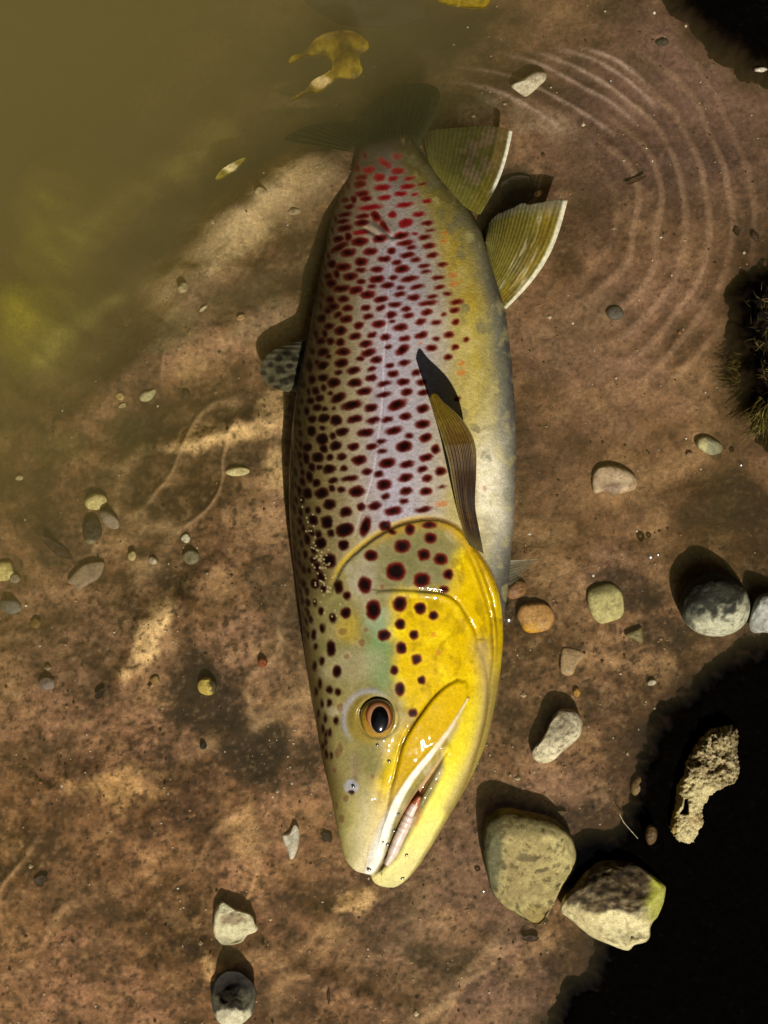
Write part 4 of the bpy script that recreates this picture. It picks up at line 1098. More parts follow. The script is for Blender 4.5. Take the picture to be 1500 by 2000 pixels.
# rays run from the base (both lines' foot) to the tip: build it as a strip across the two long edges
hts = [0.0025, 0.008, 0.0145, 0.021, 0.0265, 0.030, 0.031]
nu, nv_ = 60, 130
L = resample(smooth_poly(pl, 6), nv_); Rr = resample(smooth_poly(pr, 6), nv_)
vv = np.linspace(0, 1, nv_); hv = np.interp(vv, np.linspace(0, 1, 7), hts)
u = np.linspace(0, 1, nu)
U, V = np.meshgrid(u, vv)
X = L[:, None, 0] + (Rr - L)[:, None, 0] * U; Y = L[:, None, 1] + (Rr - L)[:, None, 1] * U
tip = sstep(0.93, 1.0, V)
Y = Y - 10 * tip * np.sin(np.pi * U)
zmid = np.array([body_point(*(0.5 * (L[i] + Rr[i]))) for i in range(nv_)])
k_ = np.exp(-0.5 * (np.arange(-15, 16) / 7.0) ** 2); k_ /= k_.sum()
zmid = np.convolve(np.pad(zmid, 15, mode='edge'), k_, mode='valid')
Z = zmid[:, None] + hv[:, None] + 0.0035 * (0.5 - U) * (1 - V) * 0 + 0.0028 * np.sin(np.pi * U) * (0.4 + V * 0.4) + 0.003 * U * sstep(0.3, 0.7, V)
rays = np.cos(U * 2 * np.pi * 9 + 0.8 * V)
Z = Z + 0.0005 * rays * (0.5 + 0.5 * V)
cc = pc_c(U, V, X, Y, rays)
vt = np.stack([wx(X, Z), wy(Y, Z), Z], -1).reshape(-1, 3)
vb = vt.copy(); vb[:, 2] -= (0.0009 * (1.4 - V)).reshape(-1)
n_ = len(vt); f = grid_faces(nv_, nu)
rimi = np.r_[np.arange(nu), np.arange(1, nv_) * nu + nu - 1, (nv_ - 1) * nu + np.arange(nu - 2, -1, -1), np.arange(nv_ - 2, 0, -1) * nu]
k = np.arange(len(rimi)); k2 = (k + 1) % len(rimi)
me = mesh_from("pectoral_fin", np.vstack([vt, vb]), [f, f[:, ::-1] + n_, np.stack([rimi[k2], rimi[k], rimi[k] + n_, rimi[k2] + n_], -1)], np.vstack([cc.reshape(-1, 3)] * 2))
a = me.attributes.new("clear", 'FLOAT', 'POINT'); a.data.foreach_set("value", np.zeros(2 * n_, np.float32))
pf = link("pectoral_fin", me, trout, FIN)
pf['label'] = "brown olive pectoral fin raised off the flank"
# the other pectoral fin shows as a pale sliver under the throat
f2 = fin("pectoral_fin", [(985, 1150), (985, 1120), (986, 1095)], [(1010, 1135), (1030, 1112), (1050, 1097), (1066, 1090), (1090, 1090)], [-0.002, 0.0], [-0.006, -0.005], 8,
    lambda U, V, X, Y, r: mix(c3(U.shape, (0.26, 0.25, 0.17)), (0.5, 0.48, 0.36), sstep(0.8, 1, U)), lambda U, V, X, Y, r: 0.62 + 0.3 * V)
f2['label'] = "pale far pectoral fin under the throat"

# ------------------------------------------------------------------ stones and pebbles
STONE_MATS = {}
def stone_mat(kind):
    if kind not in STONE_MATS:
        if kind == 'rough':
            STONE_MATS[kind] = tint_material("pitted_rock", rough=0.9, spec=0.12, grain=((520, 0.5), (1300, 0.45)), bumps=((420, 0.9, 0.002), (1300, 0.8, 0.0008)))
        elif kind == 'smooth':
            STONE_MATS[kind] = tint_material("worn_pebble", rough=0.55, spec=0.3, grain=((420, 0.3), (1600, 0.3)), bumps=((900, 0.35, 0.0006),))
        else:
            STONE_MATS[kind] = tint_material("river_stone", rough=0.75, spec=0.2, grain=((300, 0.3), (1300, 0.35)), bumps=((500, 0.5, 0.0012), (1700, 0.5, 0.0005)))
    return STONE_MATS[kind]

def stone(name, label, outline, h, c1, c2, seed, cat="pebble", group=None, flat=0.6, amp=0.06, sink=0.25, mat='stone', film=None, nse=48, nri=18, ridge=None, colf=None, pits=None, zoff=0.0, facets=5, girth=0.30, speck=0.0):
    """a stone from its traced outline (its widest girth): a domed top, an undercut foot set into the mud"""
    ol = resample(np.vstack([o := smooth_poly(outline, 8, True), o[:1]]), nse + 1)[:-1]
    cx, cy = ol.mean(0)
    size = 0.5 * np.sqrt(np.ptp(ol[:, 0]) * np.ptp(ol[:, 1]))
    zb = bed_z(cx, cy) + zoff
    zg = zb + h * girth                                      # height of the girth
    psi = np.r_[np.linspace(-1.25, 0, 7)[:-1], np.arccos(np.clip(1 - np.linspace(0, 1, nri) ** 1.7, 0, 1) ** (1 / flat))]
    rho = np.where(psi >= 0, np.cos(psi) ** flat, np.cos(psi) ** 0.7)
    zz = np.where(psi >= 0, zg + h * 0.70 * np.sin(psi) ** (0.9 if flat > 0.5 else 0.8), zg + h * (0.30 + sink) * np.sin(psi))
    rx_, ry2 = (ridge if ridge else (cx, cy))
    sh = np.clip(np.sin(np.clip(psi, 0, None)), 0, 1)
    RX = (cx + (rx_ - cx) * sh)[:, None] + (ol[:, 0] - cx)[None, :] * rho[:, None]
    RY = (cy + (ry2 - cy) * sh)[:, None] + (ol[:, 1] - cy)[None, :] * rho[:, None]
    ZZ = np.repeat(zz[:, None], nse, 1)
    k = 1.0 / max(size, 1)
    n1 = fbm(RX * k * 1.6 + seed, RY * k * 1.6, 4, seed, z=ZZ / S * k * 1.6)
    n2 = fbm(RX * k * 5 + seed, RY * k * 5, 3, seed + 1, z=ZZ / S * k * 5)
    # flat facets cut the dome
    rs = random.Random(seed)
    up = ZZ - zg
    for _ in range(facets):
        a = rs.uniform(0, 6.283); tl = rs.uniform(0.25, 0.9); dd = rs.uniform(0.62, 0.9)
        prj = ((RX - cx) * math.cos(a) + (RY - cy) * math.sin(a)) / size * math.sin(tl) + up / (h * 0.7) * math.cos(tl)
        ov = np.clip(prj - dd, 0, None)
        ZZ = ZZ - ov * math.cos(tl) * h * 0.6 * (up > 0)
    ZZ = ZZ + h * amp * 2.2 * n1 * (psi[:, None] > -0.2) * sh[:, None] + h * amp * 0.7 * n2 * sh[:, None]
    RX = RX + size * amp * 0.5 * n2 * (1 - sh[:, None]); RY = RY + size * amp * 0.5 * n1 * (1 - sh[:, None])
    col = c3(RX.shape, c1)
    col = mix(col, c2, sstep(-0.05, 0.35, n1 + 0.5 * n2))
    if film:                                                # algae film: (colour, list of (x, y, rx, ry), amount)
        for (fc_, fx, fy, frx, fry, am) in film:
            d = np.hypot((RX - fx) / frx, (RY - fy) / fry) + 0.45 * n2 + 0.25 * n1
            col = mix(col, fc_, am * (1 - sstep(0.75, 1.2, d)))
    n3 = fbm(RX * k * 11 + seed, RY * k * 11, 3, seed + 2, z=ZZ / S * k * 11)
    if speck: col = mix(col, tuple(0.22 * q for q in c2), speck * sstep(0.16, 0.42, n3)); ZZ = ZZ - h * 0.02 * sstep(0.16, 0.42, n3)
    if pits is not None:
        s_ = sdf(RX, RY, pits)
        ZZ = ZZ - 0.014 * sstep(-2, 3, s_)
        col = mix(col, (0.004, 0.003, 0.002), sstep(-1.5, 1.5, s_))
    if colf: col = colf(RX, RY, n1, n2, col)
    v = np.stack([wx(RX, ZZ), wy(RY, ZZ), ZZ], -1)
    o = np.array([float(wx(cx, zb)), float(wy(cy, zb)), zb])
    v = (v - o).reshape(-1, 3)
    nr_ = len(psi)
    v = np.vstack([v, v[:nse].mean(0)])
    cl = np.vstack([col.reshape(-1, 3), col[0].mean(0)])
    kq = np.arange(nse)
    fan = np.stack([(kq + 1) % nse, kq, np.full(nse, nr_ * nse)], -1)
    me = mesh_from(name, v, [grid_faces(nr_, nse, True), fan], cl)
    me.flip_normals()
    ob = link(name, me, None, stone_mat(mat))
    ob.location = o
    return tag(ob, label, cat, group)

def oval(cx, cy, rx, ry, ang=0.0, seed=0, n=10, jag=0.10):
    rs = random.Random(seed); a = math.radians(ang); out = []
    for i in range(n):
        t = 2 * math.pi * i / n; k = 1 + rs.uniform(-jag, jag)
        x, y = rx * math.cos(t) * k, ry * math.sin(t) * k
        out.append((cx + x * math.cos(a) - y * math.sin(a), cy + x * math.sin(a) + y * math.cos(a)))
    return out

GR = "stones lying round the trout"
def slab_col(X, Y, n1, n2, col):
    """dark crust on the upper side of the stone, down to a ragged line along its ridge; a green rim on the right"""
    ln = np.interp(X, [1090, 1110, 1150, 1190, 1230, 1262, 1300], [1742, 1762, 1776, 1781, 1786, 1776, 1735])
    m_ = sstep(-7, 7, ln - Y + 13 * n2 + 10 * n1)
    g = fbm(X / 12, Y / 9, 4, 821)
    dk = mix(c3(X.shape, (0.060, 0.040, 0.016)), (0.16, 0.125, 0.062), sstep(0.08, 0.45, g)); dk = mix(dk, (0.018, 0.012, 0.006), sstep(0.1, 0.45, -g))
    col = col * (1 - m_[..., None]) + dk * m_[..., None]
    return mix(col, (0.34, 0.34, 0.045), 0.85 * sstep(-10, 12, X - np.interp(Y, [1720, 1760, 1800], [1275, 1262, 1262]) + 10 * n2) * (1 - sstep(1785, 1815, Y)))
stone("stone", "large olive cream stone with a blunt point, standing beside the trout's chin", [(952, 1592), (985, 1576), (1030, 1584), (1080, 1598), (1110, 1625), (1126, 1665), (1122, 1700), (1097, 1735), (1075, 1775), (1060, 1801), (1045, 1805), (1015, 1790), (985, 1768), (962, 1740), (950, 1700), (943, 1650), (945, 1615)],
      0.025, (0.40, 0.34, 0.135), (0.27, 0.215, 0.085), 71, "stone", GR, flat=0.5, amp=0.05, nse=110, nri=34, ridge=(1030, 1690), facets=3, speck=0.75,
      film=[((0.055, 0.06, 0.03), 955, 1650, 26, 120, .85), ((0.10, 0.08, 0.03), 1030, 1610, 90, 26, .6), ((0.22, 0.16, 0.06), 1030, 1690, 46, 60, .5), ((0.34, 0.25, 0.08), 1050, 1790, 24, 26, .7), ((0.06, 0.045, 0.02), 1030, 1676, 20, 7, .7)])
stone("stone", "angular stone, dark brown on top and cream below, at the edge of the black shade", [(1140, 1705), (1165, 1686), (1190, 1680), (1235, 1686), (1270, 1705), (1298, 1728), (1300, 1745), (1287, 1785), (1272, 1805), (1266, 1836), (1240, 1845), (1225, 1857), (1190, 1845), (1150, 1825), (1115, 1795), (1095, 1780), (1100, 1755), (1120, 1730)],
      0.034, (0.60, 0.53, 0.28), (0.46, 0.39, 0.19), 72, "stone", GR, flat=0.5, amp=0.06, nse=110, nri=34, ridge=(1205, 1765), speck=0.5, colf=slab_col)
stone("stone", "round stone, black above and pale grey below, between the moss and the black shade", oval(1396, 1182, 71, 62, 10, 3, jag=0.03),
      0.031, (0.40, 0.39, 0.26), (0.24, 0.24, 0.16), 73, "stone", GR, flat=0.62, amp=0.025, nse=90, nri=30, speck=0.7, facets=1,
      film=[((0.010, 0.011, 0.006), 1378, 1150, 80, 52, .97), ((0.012, 0.012, 0.006), 1340, 1180, 40, 40, .8), ((0.03, 0.03, 0.014), 1420, 1140, 30, 26, .5)])
stone("stone", "pale grey stone cut off by the right border, next to the round stone", [(1512, 1158), (1490, 1160), (1476, 1170), (1468, 1195), (1463, 1222), (1472, 1236), (1495, 1235), (1530, 1242), (1560, 1205), (1545, 1165)],
      0.026, (0.36, 0.36, 0.31), (0.26, 0.27, 0.24), 74, "stone", GR, amp=0.05, nse=70, nri=24)
stone("stone", "pale oblong stone lying slantwise with a black shadow above it", [(1102, 1384), (1125, 1389), (1137, 1410), (1131, 1440), (1102, 1465), (1082, 1485), (1060, 1491), (1042, 1482), (1040, 1465), (1060, 1440), (1074, 1410), (1088, 1388)],
      0.016, (0.56, 0.50, 0.32), (0.46, 0.40, 0.25), 75, "stone", GR, flat=0.5, amp=0.06, speck=0.6, facets=2, nse=80, nri=26, film=[((0.12, 0.10, 0.06), 1085, 1420, 30, 30, .5)])
stone("stone", "rough white angular stone near the bottom of the picture, above a dark round one", [(432, 1760), (445, 1765), (462, 1775), (490, 1785), (498, 1802), (503, 1818), (482, 1828), (470, 1840), (440, 1845), (425, 1835), (417, 1815), (420, 1780)],
      0.011, (0.60, 0.56, 0.36), (0.46, 0.42, 0.27), 76, "stone", GR, flat=0.5, amp=0.10, nse=80, nri=26, film=[((0.20, 0.13, 0.07), 455, 1795, 26, 12, .7)])
stone("stone", "dark round stone with a white lower edge at the bottom of the picture", [(420, 1915), (445, 1895), (475, 1900), (497, 1925), (500, 1955), (490, 1985), (465, 2003), (435, 2003), (418, 1980), (413, 1945)],
      0.018, (0.10, 0.09, 0.055), (0.045, 0.04, 0.025), 77, "stone", GR, flat=0.6, amp=0.05, nse=80, nri=26, film=[((0.012, 0.010, 0.007), 455, 1918, 48, 26, .9), ((0.54, 0.50, 0.33), 452, 1990, 40, 22, .9), ((0.02, 0.017, 0.01), 450, 1945, 14, 14, .7)])

stone("stone", "added black stone for the dark reflection at the top border, above the yellow brown leaf", oval(718, 6, 125, 48, 4, 9, jag=0.08), 0.022, (0.012, 0.012, 0.011), (0.022, 0.02, 0.016), 79, "stone", GR, flat=0.7, amp=0.05, nse=60, nri=20, zoff=0.028)  # added stone standing in for a dark reflection on the water

# weathered chunk on the black shade ledge
zx = [(1040,190),(1100,210),(1145,260),(1150,400),(1140,580),(1165,720),(1160,880),(1100,1000),(980,1040),(850,1110),(750,1180),(705,1270),(650,1340),(655,1480),(655,1580),(600,1650),(565,1740),(520,1825),(430,1832),(320,1790),(240,1690),(220,1580),(240,1450),(270,1330),(300,1200),(300,1060),(340,960),(415,880),(415,740),(470,640),(560,480),(680,330),(760,260),(900,215)]
SLOT = [(1337.5, 1561), (1342.5, 1561), (1344, 1575), (1343.5, 1590), (1329, 1589), (1335, 1579)]
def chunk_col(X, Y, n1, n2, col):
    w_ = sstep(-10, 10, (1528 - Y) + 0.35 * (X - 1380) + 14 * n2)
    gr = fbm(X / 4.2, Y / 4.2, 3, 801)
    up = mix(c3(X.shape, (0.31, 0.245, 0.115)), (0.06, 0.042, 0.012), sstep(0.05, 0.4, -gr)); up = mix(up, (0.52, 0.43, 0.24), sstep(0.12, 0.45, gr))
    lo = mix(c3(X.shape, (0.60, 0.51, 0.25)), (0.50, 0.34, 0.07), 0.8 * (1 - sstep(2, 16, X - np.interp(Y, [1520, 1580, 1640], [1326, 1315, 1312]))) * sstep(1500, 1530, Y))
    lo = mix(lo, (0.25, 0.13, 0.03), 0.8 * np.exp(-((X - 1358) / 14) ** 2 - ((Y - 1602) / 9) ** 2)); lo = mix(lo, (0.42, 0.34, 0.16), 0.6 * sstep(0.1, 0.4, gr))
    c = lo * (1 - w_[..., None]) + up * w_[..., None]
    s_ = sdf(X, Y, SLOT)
    return mix(c, (0.003, 0.002, 0.002), sstep(-1.5, 1.0, s_))  # slot painted near-black to hold its shade
def lump(name, label, cat, outline, z0, h, colf, slot, seed):
    pl = smooth_poly(outline, 4, True)
    X, Y = np.meshgrid(np.arange(pl[:, 0].min() - 8, pl[:, 0].max() + 8, 1.6), np.arange(pl[:, 1].min() - 8, pl[:, 1].max() + 8, 1.6))
    s_ = sdf(X, Y, pl) + 2.6 * fbm(X / 6, Y / 6, 3, seed)
    t = np.clip((s_ + 2) / 24, 0, 1)
    Z = z0 - 0.004 + (h + 0.004) * np.sqrt(1 - (1 - t) ** 2)
    n2 = fbm(X / 20, Y / 20, 3, seed + 1)
    Z = Z + (0.0024 * fbm(X / 7, Y / 7, 3, seed + 2) * (1 - 0.65 * sstep(1515, 1545, Y)) + 0.003 * n2) * sstep(0, 0.4, t)
    Z = Z - 0.013 * sstep(-2, 2, sdf(X, Y, slot))
    f = grid_faces(*X.shape); f = f[(s_.reshape(-1)[f] > -2).all(1)]
    used, inv = np.unique(f, return_inverse=True); f = inv.reshape(f.shape)
    c = colf(X, Y, n2, n2, None).reshape(-1, 3)[used]
    o = np.array([float(wx(X.mean(), z0)), float(wy(Y.mean(), z0)), z0])
    vt = np.stack([wx(X, Z), wy(Y, Z), Z], -1).reshape(-1, 3)[used] - o
    vb = vt.copy(); vb[:, 2] = -0.006; n = len(vt)
    e = set((int(a), int(b)) for q in f for a, b in zip(q, np.roll(q, -1)))
    sf = np.array([(b, a, a + n, b + n) for (a, b) in e if (b, a) not in e])
    ob = link(name, mesh_from(name, np.vstack([vt, vb]), [f[:, ::-1], f + n, sf], np.vstack([c, c])), None, stone_mat('rough'))
    ob.location = o
    return tag(ob, label, cat)
lump("rock_fragment", "knobbly weathered cream rock fragment with a dark slot, lying in the black shade", "rock", [(1280 + x / 7.145, 1390 + y / 7.145) for x, y in zx], 0.0015, 0.014, chunk_col, np.array(SLOT), 811)

PB = "small pebbles scattered over the muddy bed"
def pebble(label, cx, cy, rx, ry, ang, c1, c2=None, h=None, seed=0, mat='smooth', flat=0.6, jag=0.08, film=None, outline=None, zoff=0.0, amp=0.06):
    return stone("pebble", label, outline or oval(cx, cy, rx, ry, ang, seed + 5, jag=jag), (h or 0.55 * (rx + ry) * S) * 0.62, c1, c2 or tuple(0.75 * q for q in c1), 100 + seed, "pebble", PB, flat=flat, amp=amp, mat=mat, film=film, nse=48, nri=14, zoff=zoff, girth=0.16, facets=1, speck=0.35)
pebble("pinkish cream pebble half sunk in mud, right of the trout's belly", 1199, 940, 44, 29, 8, (0.50, 0.38, 0.24), (0.36, 0.24, 0.15), 0.013, 1, outline=[(1157, 930), (1170, 912), (1195, 908), (1225, 918), (1243, 935), (1240, 955), (1220, 962), (1198, 968), (1180, 960), (1160, 962)], film=[((0.2, 0.13, 0.08), 1195, 958, 18, 16, .8)])
pebble("smooth grey green pebble with a pale stripe, upper right near the moss", 1385, 870, 28, 17, 22, (0.23, 0.22, 0.12), (0.18, 0.17, 0.10), 0.010, 2, film=[((0.50, 0.45, 0.22), 1372, 868, 9, 18, .9)])
pebble("blurred yellowish white pebble with a dark mossy top, left of the round stone", 1183, 1178, 37, 40, 0, (0.48, 0.43, 0.18), (0.36, 0.32, 0.14), 0.010, 3, mat='stone', film=[((0.10, 0.085, 0.03), 1175, 1135, 44, 28, .8)])
pebble("orange brown pebble touching the trout's throat", 1046, 1206, 37, 31, 10, (0.42, 0.23, 0.07), (0.30, 0.16, 0.05), 0.012, 4, film=[((0.52, 0.27, 0.01), 1030, 1230, 24, 14, .8)])
pebble("dull orange pebble tucked behind the larger orange one", 1009, 1152, 22, 17, -30, (0.22, 0.11, 0.04), None, 0.010, 5)
pebble("tan four sided pebble below the yellowish white one", 1115, 1290, 24, 27, 0, (0.38, 0.26, 0.13), (0.30, 0.21, 0.11), 0.008, 6, flat=0.4, outline=[(1098, 1268), (1112, 1265), (1138, 1273), (1140, 1282), (1126, 1300), (1118, 1318), (1100, 1318), (1094, 1305)])
pebble("small olive wedge pebble, upper right of the tan one", 1242, 1242, 18, 20, 0, (0.17, 0.14, 0.05), None, 0.008, 7, flat=0.4, outline=[(1220, 1240), (1245, 1228), (1254, 1226), (1255, 1255), (1240, 1250)])
pebble("small grey pebble alone on the mud below the pelvic fin", 1201, 611, 18, 14, 5, (0.085, 0.075, 0.055), None, 0.007, 8)
pebble("white block shaped pebble under the ripples, upper right", 1034, 162, 30, 20, -30, (0.56, 0.50, 0.36), (0.44, 0.36, 0.25), 0.010, 9, flat=0.4, outline=[(998, 168), (1020, 155), (1045, 140), (1066, 142), (1066, 155), (1052, 170), (1030, 188), (1020, 186)])
pebble("tiny white pebble at the right border, near the top corner", 1485, 136, 13, 5, 0, (0.70, 0.64, 0.52), None, 0.008, 10, zoff=0.012)
pebble("white wedge shaped pebble left of the trout's snout", 571, 1645, 17, 32, 8, (0.66, 0.62, 0.50), (0.5, 0.46, 0.36), 0.009, 11, mat='stone', outline=[(550, 1632), (565, 1625), (575, 1610), (584, 1620), (584, 1645), (576, 1672), (567, 1678), (560, 1658)])
pebble("round yellow pebble with a dark side, left of the trout's cheek", 405, 1340, 19, 18, 0, (0.52, 0.40, 0.09), (0.44, 0.32, 0.07), 0.014, 12, jag=0.04, film=[((0.035, 0.025, 0.01), 424, 1338, 15, 22, .95)])
pebble("cream pebble at the top of the left trio", 188, 980, 23, 17, -12, (0.58, 0.50, 0.21), (0.48, 0.40, 0.17), 0.011, 13)
pebble("rough grey pebble at the right of the left trio", 215, 1015, 23, 14, 40, (0.27, 0.215, 0.15), None, 0.012, 14, mat='stone')
pebble("black pebble with a pale lower rim, in the left trio", 180, 1037, 19, 25, 10, (0.03, 0.022, 0.012), None, 0.013, 15, film=[((0.22, 0.20, 0.11), 176, 1063, 22, 8, .9)])
pebble("flat grey brown slab pebble below the left trio", 168, 1124, 38, 22, -32, (0.26, 0.19, 0.115), (0.22, 0.16, 0.10), 0.008, 16, flat=0.32, amp=0.03, outline=[(131, 1137), (145, 1118), (165, 1102), (200, 1097), (203, 1108), (193, 1130), (175, 1140), (158, 1152), (150, 1155), (145, 1143)])
pebble("pale yellow pebble at the left border", 8, 1116, 19, 21, 20, (0.52, 0.44, 0.15), None, 0.010, 17)
pebble("small greyish pebble beside the yellow one at the left border", 29, 1130, 10, 9, 0, (0.30, 0.25, 0.17), None, 0.007, 18)
pebble("pale capsule shaped pebble left of the trout's middle", 464, 921, 24, 9, -3, (0.58, 0.50, 0.24), (0.5, 0.42, 0.2), 0.007, 19, jag=0.02)
pebble("tiny white square pebble between the capsule pebble and the yellow ball", 363, 1051, 9, 9, 20, (0.55, 0.52, 0.36), None, 0.006, 20, flat=0.4)
pebble("pale green crescent pebble in the hazy water left of the dorsal fin", 288, 773, 17, 11, -25, (0.44, 0.42, 0.22), None, 0.008, 21, outline=[(272, 775), (280, 765), (294, 762), (304, 759), (304, 768), (296, 780), (285, 785), (274, 782)])
pebble("tan pebble in the hazy water, left of the green crescent", 235, 774, 9, 8, 0, (0.48, 0.34, 0.13), None, 0.006, 22)
pebble("small pale sliver pebble under the tan one in hazy water", 239, 792, 9, 5, -25, (0.38, 0.33, 0.17), None, 0.005, 23)
pebble("small rusty red pebble left of the gill cover", 513, 1294, 10, 9, 0, (0.24, 0.055, 0.012), None, 0.008, 24)
pebble("tiny square black pebble on the mud, left of the trout's eye", 397, 1457, 7, 7, 10, (0.006, 0.006, 0.006), None, 0.006, 25, flat=0.3, jag=0.02)
pebble("ochre pebble below the flat slab, far left", 70, 1217, 11, 10, 0, (0.20, 0.12, 0.03), None, 0.007, 26)
pebble("dark ochre pebble left of the yellow ball", 303, 1327, 10, 8, 0, (0.24, 0.14, 0.04), None, 0.006, 27)
pebble("pale cream pebble upper right of the flat slab", 258, 1086, 8, 10, 0, (0.46, 0.38, 0.17), None, 0.006, 28)
pebble("tiny pink white pebble left of the red pebble and below the white square", 299, 1095, 9, 7, 20, (0.46, 0.38, 0.26), None, 0.006, 29)
pebble("dim green grey pebble below the white square one", 373, 1088, 16, 14, 0, (0.16, 0.14, 0.075), None, 0.006, 30)
pebble("pale flake pebble at the far left, above the trio", 38, 933, 8, 5, -10, (0.52, 0.44, 0.27), None, 0.005, 31)
pebble("small orange pebble above the oblong stone", 1127, 1352, 7, 9, 0, (0.42, 0.22, 0.03), None, 0.006, 32)
pebble("tiny white pebble by itself, upper right of the pale oblong stone", 1273, 1333, 9, 6, -20, (0.60, 0.54, 0.40), None, 0.006, 33)
pebble("tan pebble next to the striped grey green one", 1347, 887, 7, 5, -20, (0.32, 0.21, 0.12), None, 0.006, 34)
pebble("olive brown pebble at the edge of the black shade, right of the oblong stone", 1250, 1535, 17, 24, 10, (0.17, 0.10, 0.03), None, 0.010, 35)
pebble("rust coloured pebble stranded in the black shade under the olive brown one", 1272, 1630, 12, 20, 0, (0.10, 0.055, 0.02), None, 0.014, 36, zoff=0.0165)
pebble("dull blue grey pebble at the left border, below the yellow one", 22, 1185, 22, 16, 10, (0.13, 0.12, 0.085), None, 0.008, 37)
pebble("violet grey pebble lying in the mud, left of the dark ochre one", 92, 1335, 17, 14, 0, (0.16, 0.115, 0.09), None, 0.006, 38)
pebble("tan pebble between the anal and pelvic fins", 1050, 378, 9, 6, -20, (0.46, 0.30, 0.10), None, 0.006, 39)
pebble("small yellowish pebble above and left of the spotted dorsal fin", 470, 620, 9, 6, -20, (0.44, 0.28, 0.12), None, 0.006, 40)
pebble("pale rounded pebble on top of the sand drift, below the narrow leaf", 510, 375, 13, 11, 0, (0.40, 0.31, 0.16), None, 0.007, 41)
pebble("flat faint pebble on the sand drift, just left of the adipose fin", 575, 413, 14, 7, -10, (0.36, 0.28, 0.17), None, 0.006, 42)
pebble("pale cream pebble in the haze, lower left of the sand drift", 358, 562, 12, 10, -30, (0.38, 0.31, 0.16), None, 0.007, 43)
pebble("thin pale sliver pebble tilted up to the right, above the green crescent", 397, 602, 11, 4, -40, (0.46, 0.38, 0.22), None, 0.005, 44)
pebble("dark brown pebble just above the black shade on the right", 1475, 461, 7, 11, -25, (0.03, 0.012, 0.006), None, 0.007, 45, flat=0.4)
pebble("dark grey flake pebble under the ripples near the top right", 1294, 83, 13, 8, -8, (0.04, 0.03, 0.02), None, 0.006, 46, flat=0.35)
pebble("purple brown pebble right of the green crescent, in the haze", 363, 770, 8, 10, 0, (0.05, 0.022, 0.012), None, 0.007, 47)

# ------------------------------------------------------------------ leaf litter
def sheet(name, label, cat, outline, z, colf, thick=0.0008, curl=0.002, seed=0, group=None, step=4.0, mat=None):
    """a leaf or scrap cut from a fine grid, thickened and curled"""
    pl = smooth_poly(outline, 5, True)
    x0, y0 = pl.min(0) - 2; x1, y1 = pl.max(0) + 2
    ax = np.arange(x0, x1, step); ay = np.arange(y0, y1, step)
    X, Y = np.meshgrid(ax, ay)
    s_ = sdf(X, Y, pl)
    f = grid_faces(len(ay), len(ax))
    # pull the border points onto the outline
    dn = resample(np.vstack([pl, pl[:1]]), 600)
    f = f[(s_.reshape(-1)[f] > -step * 0.7).all(1)]
    if not len(f): return None
    used, inv = np.unique(f, return_inverse=True); f = inv.reshape(f.shape)
    x, y, ss = X.reshape(-1)[used], Y.reshape(-1)[used], s_.reshape(-1)[used]
    for i in np.where(ss < step * 0.5)[0]:
        j = np.argmin((dn[:, 0] - x[i]) ** 2 + (dn[:, 1] - y[i]) ** 2); x[i], y[i] = dn[j]
    zz = z + curl * vnoise(x / 40, y / 40, seed) + 0.0006 * vnoise(x / 11, y / 11, seed + 1)
    c = colf(x, y)
    cx, cy = x.mean(), y.mean(); o = np.array([float(wx(cx, z)), float(wy(cy, z)), z])
    vt = np.stack([wx(x, zz), wy(y, zz), zz], -1) - o; vb = vt - np.array([0, 0, thick]); n = len(vt)
    e = {}
    for q in f:
        for a, b in zip(q, np.roll(q, -1)):
            e[(a, b)] = e.get((a, b), 0) + 1
    sf = np.array([(b, a, a + n, b + n) for (a, b) in e if (b, a) not in e])
    me = mesh_from(name, np.vstack([vt, vb]), [f[:, ::-1], f + n, sf], np.vstack([c, c]))
    ob = link(name, me, None, mat or LEAFM); ob.location = o
    return tag(ob, label, cat, group)
LEAFM = tint_material("sodden_leaf", rough=0.6, spec=0.2, grain=((260, 0.4), (900, 0.3)), bumps=((300, 0.4, 0.001),))
def leaf_c(x, y):
    c = c3(x.shape, (0.22, 0.15, 0.004)); n = fbm(x / 22, y / 22, 3, 901)
    c = mix(c, (0.09, 0.06, 0.003), sstep(-0.1, 0.35, n)); c = mix(c, (0.10, 0.055, 0.004), 0.8 * (1 - sstep(60, 92, y)))
    cr = np.hypot((x - 628) / 22, (y - 160) / 15)
    return mix(c, (0.66, 0.50, 0.22), 0.9 * (1 - sstep(0.6, 1.1, cr)))
sheet("leaf", "ragged yellow brown leaf floating under the surface, above the tail", "leaf", [(562, 122), (572, 108), (590, 104), (600, 96), (618, 74), (645, 62), (685, 60), (714, 76), (720, 95), (702, 112), (708, 138), (692, 156), (664, 152), (645, 164), (624, 181), (602, 182), (580, 194), (563, 197), (596, 174), (612, 156), (638, 142), (650, 128), (640, 114), (612, 108), (586, 114), (570, 124)],
      -0.034, leaf_c, seed=11, curl=0.006)
sheet("leaf", "narrow yellowish leaf lying in the murk left of the tail", "leaf", [(420, 350), (432, 332), (450, 320), (476, 308), (478, 314), (462, 330), (445, 342), (430, 350)], -0.012, lambda x, y: mix(c3(x.shape, (0.20, 0.16, 0.02)), (0.60, 0.50, 0.24), 1 - sstep(0.5, 1.1, np.hypot((x - 452) / 18, (y - 328) / 10))), seed=12, step=3, curl=0.002)
sheet("leaf", "yellow leaf cut off by the top border, above the trout's tail", "leaf", [(835, -20), (850, -2), (870, 8), (905, 14), (945, 16), (958, 2), (962, -20), (900, -35)], -0.010, lambda x, y: c3(x.shape, (0.24, 0.165, 0.005)), seed=13, curl=0.002)
SCR = "scraps of leaf and bark on the mud"
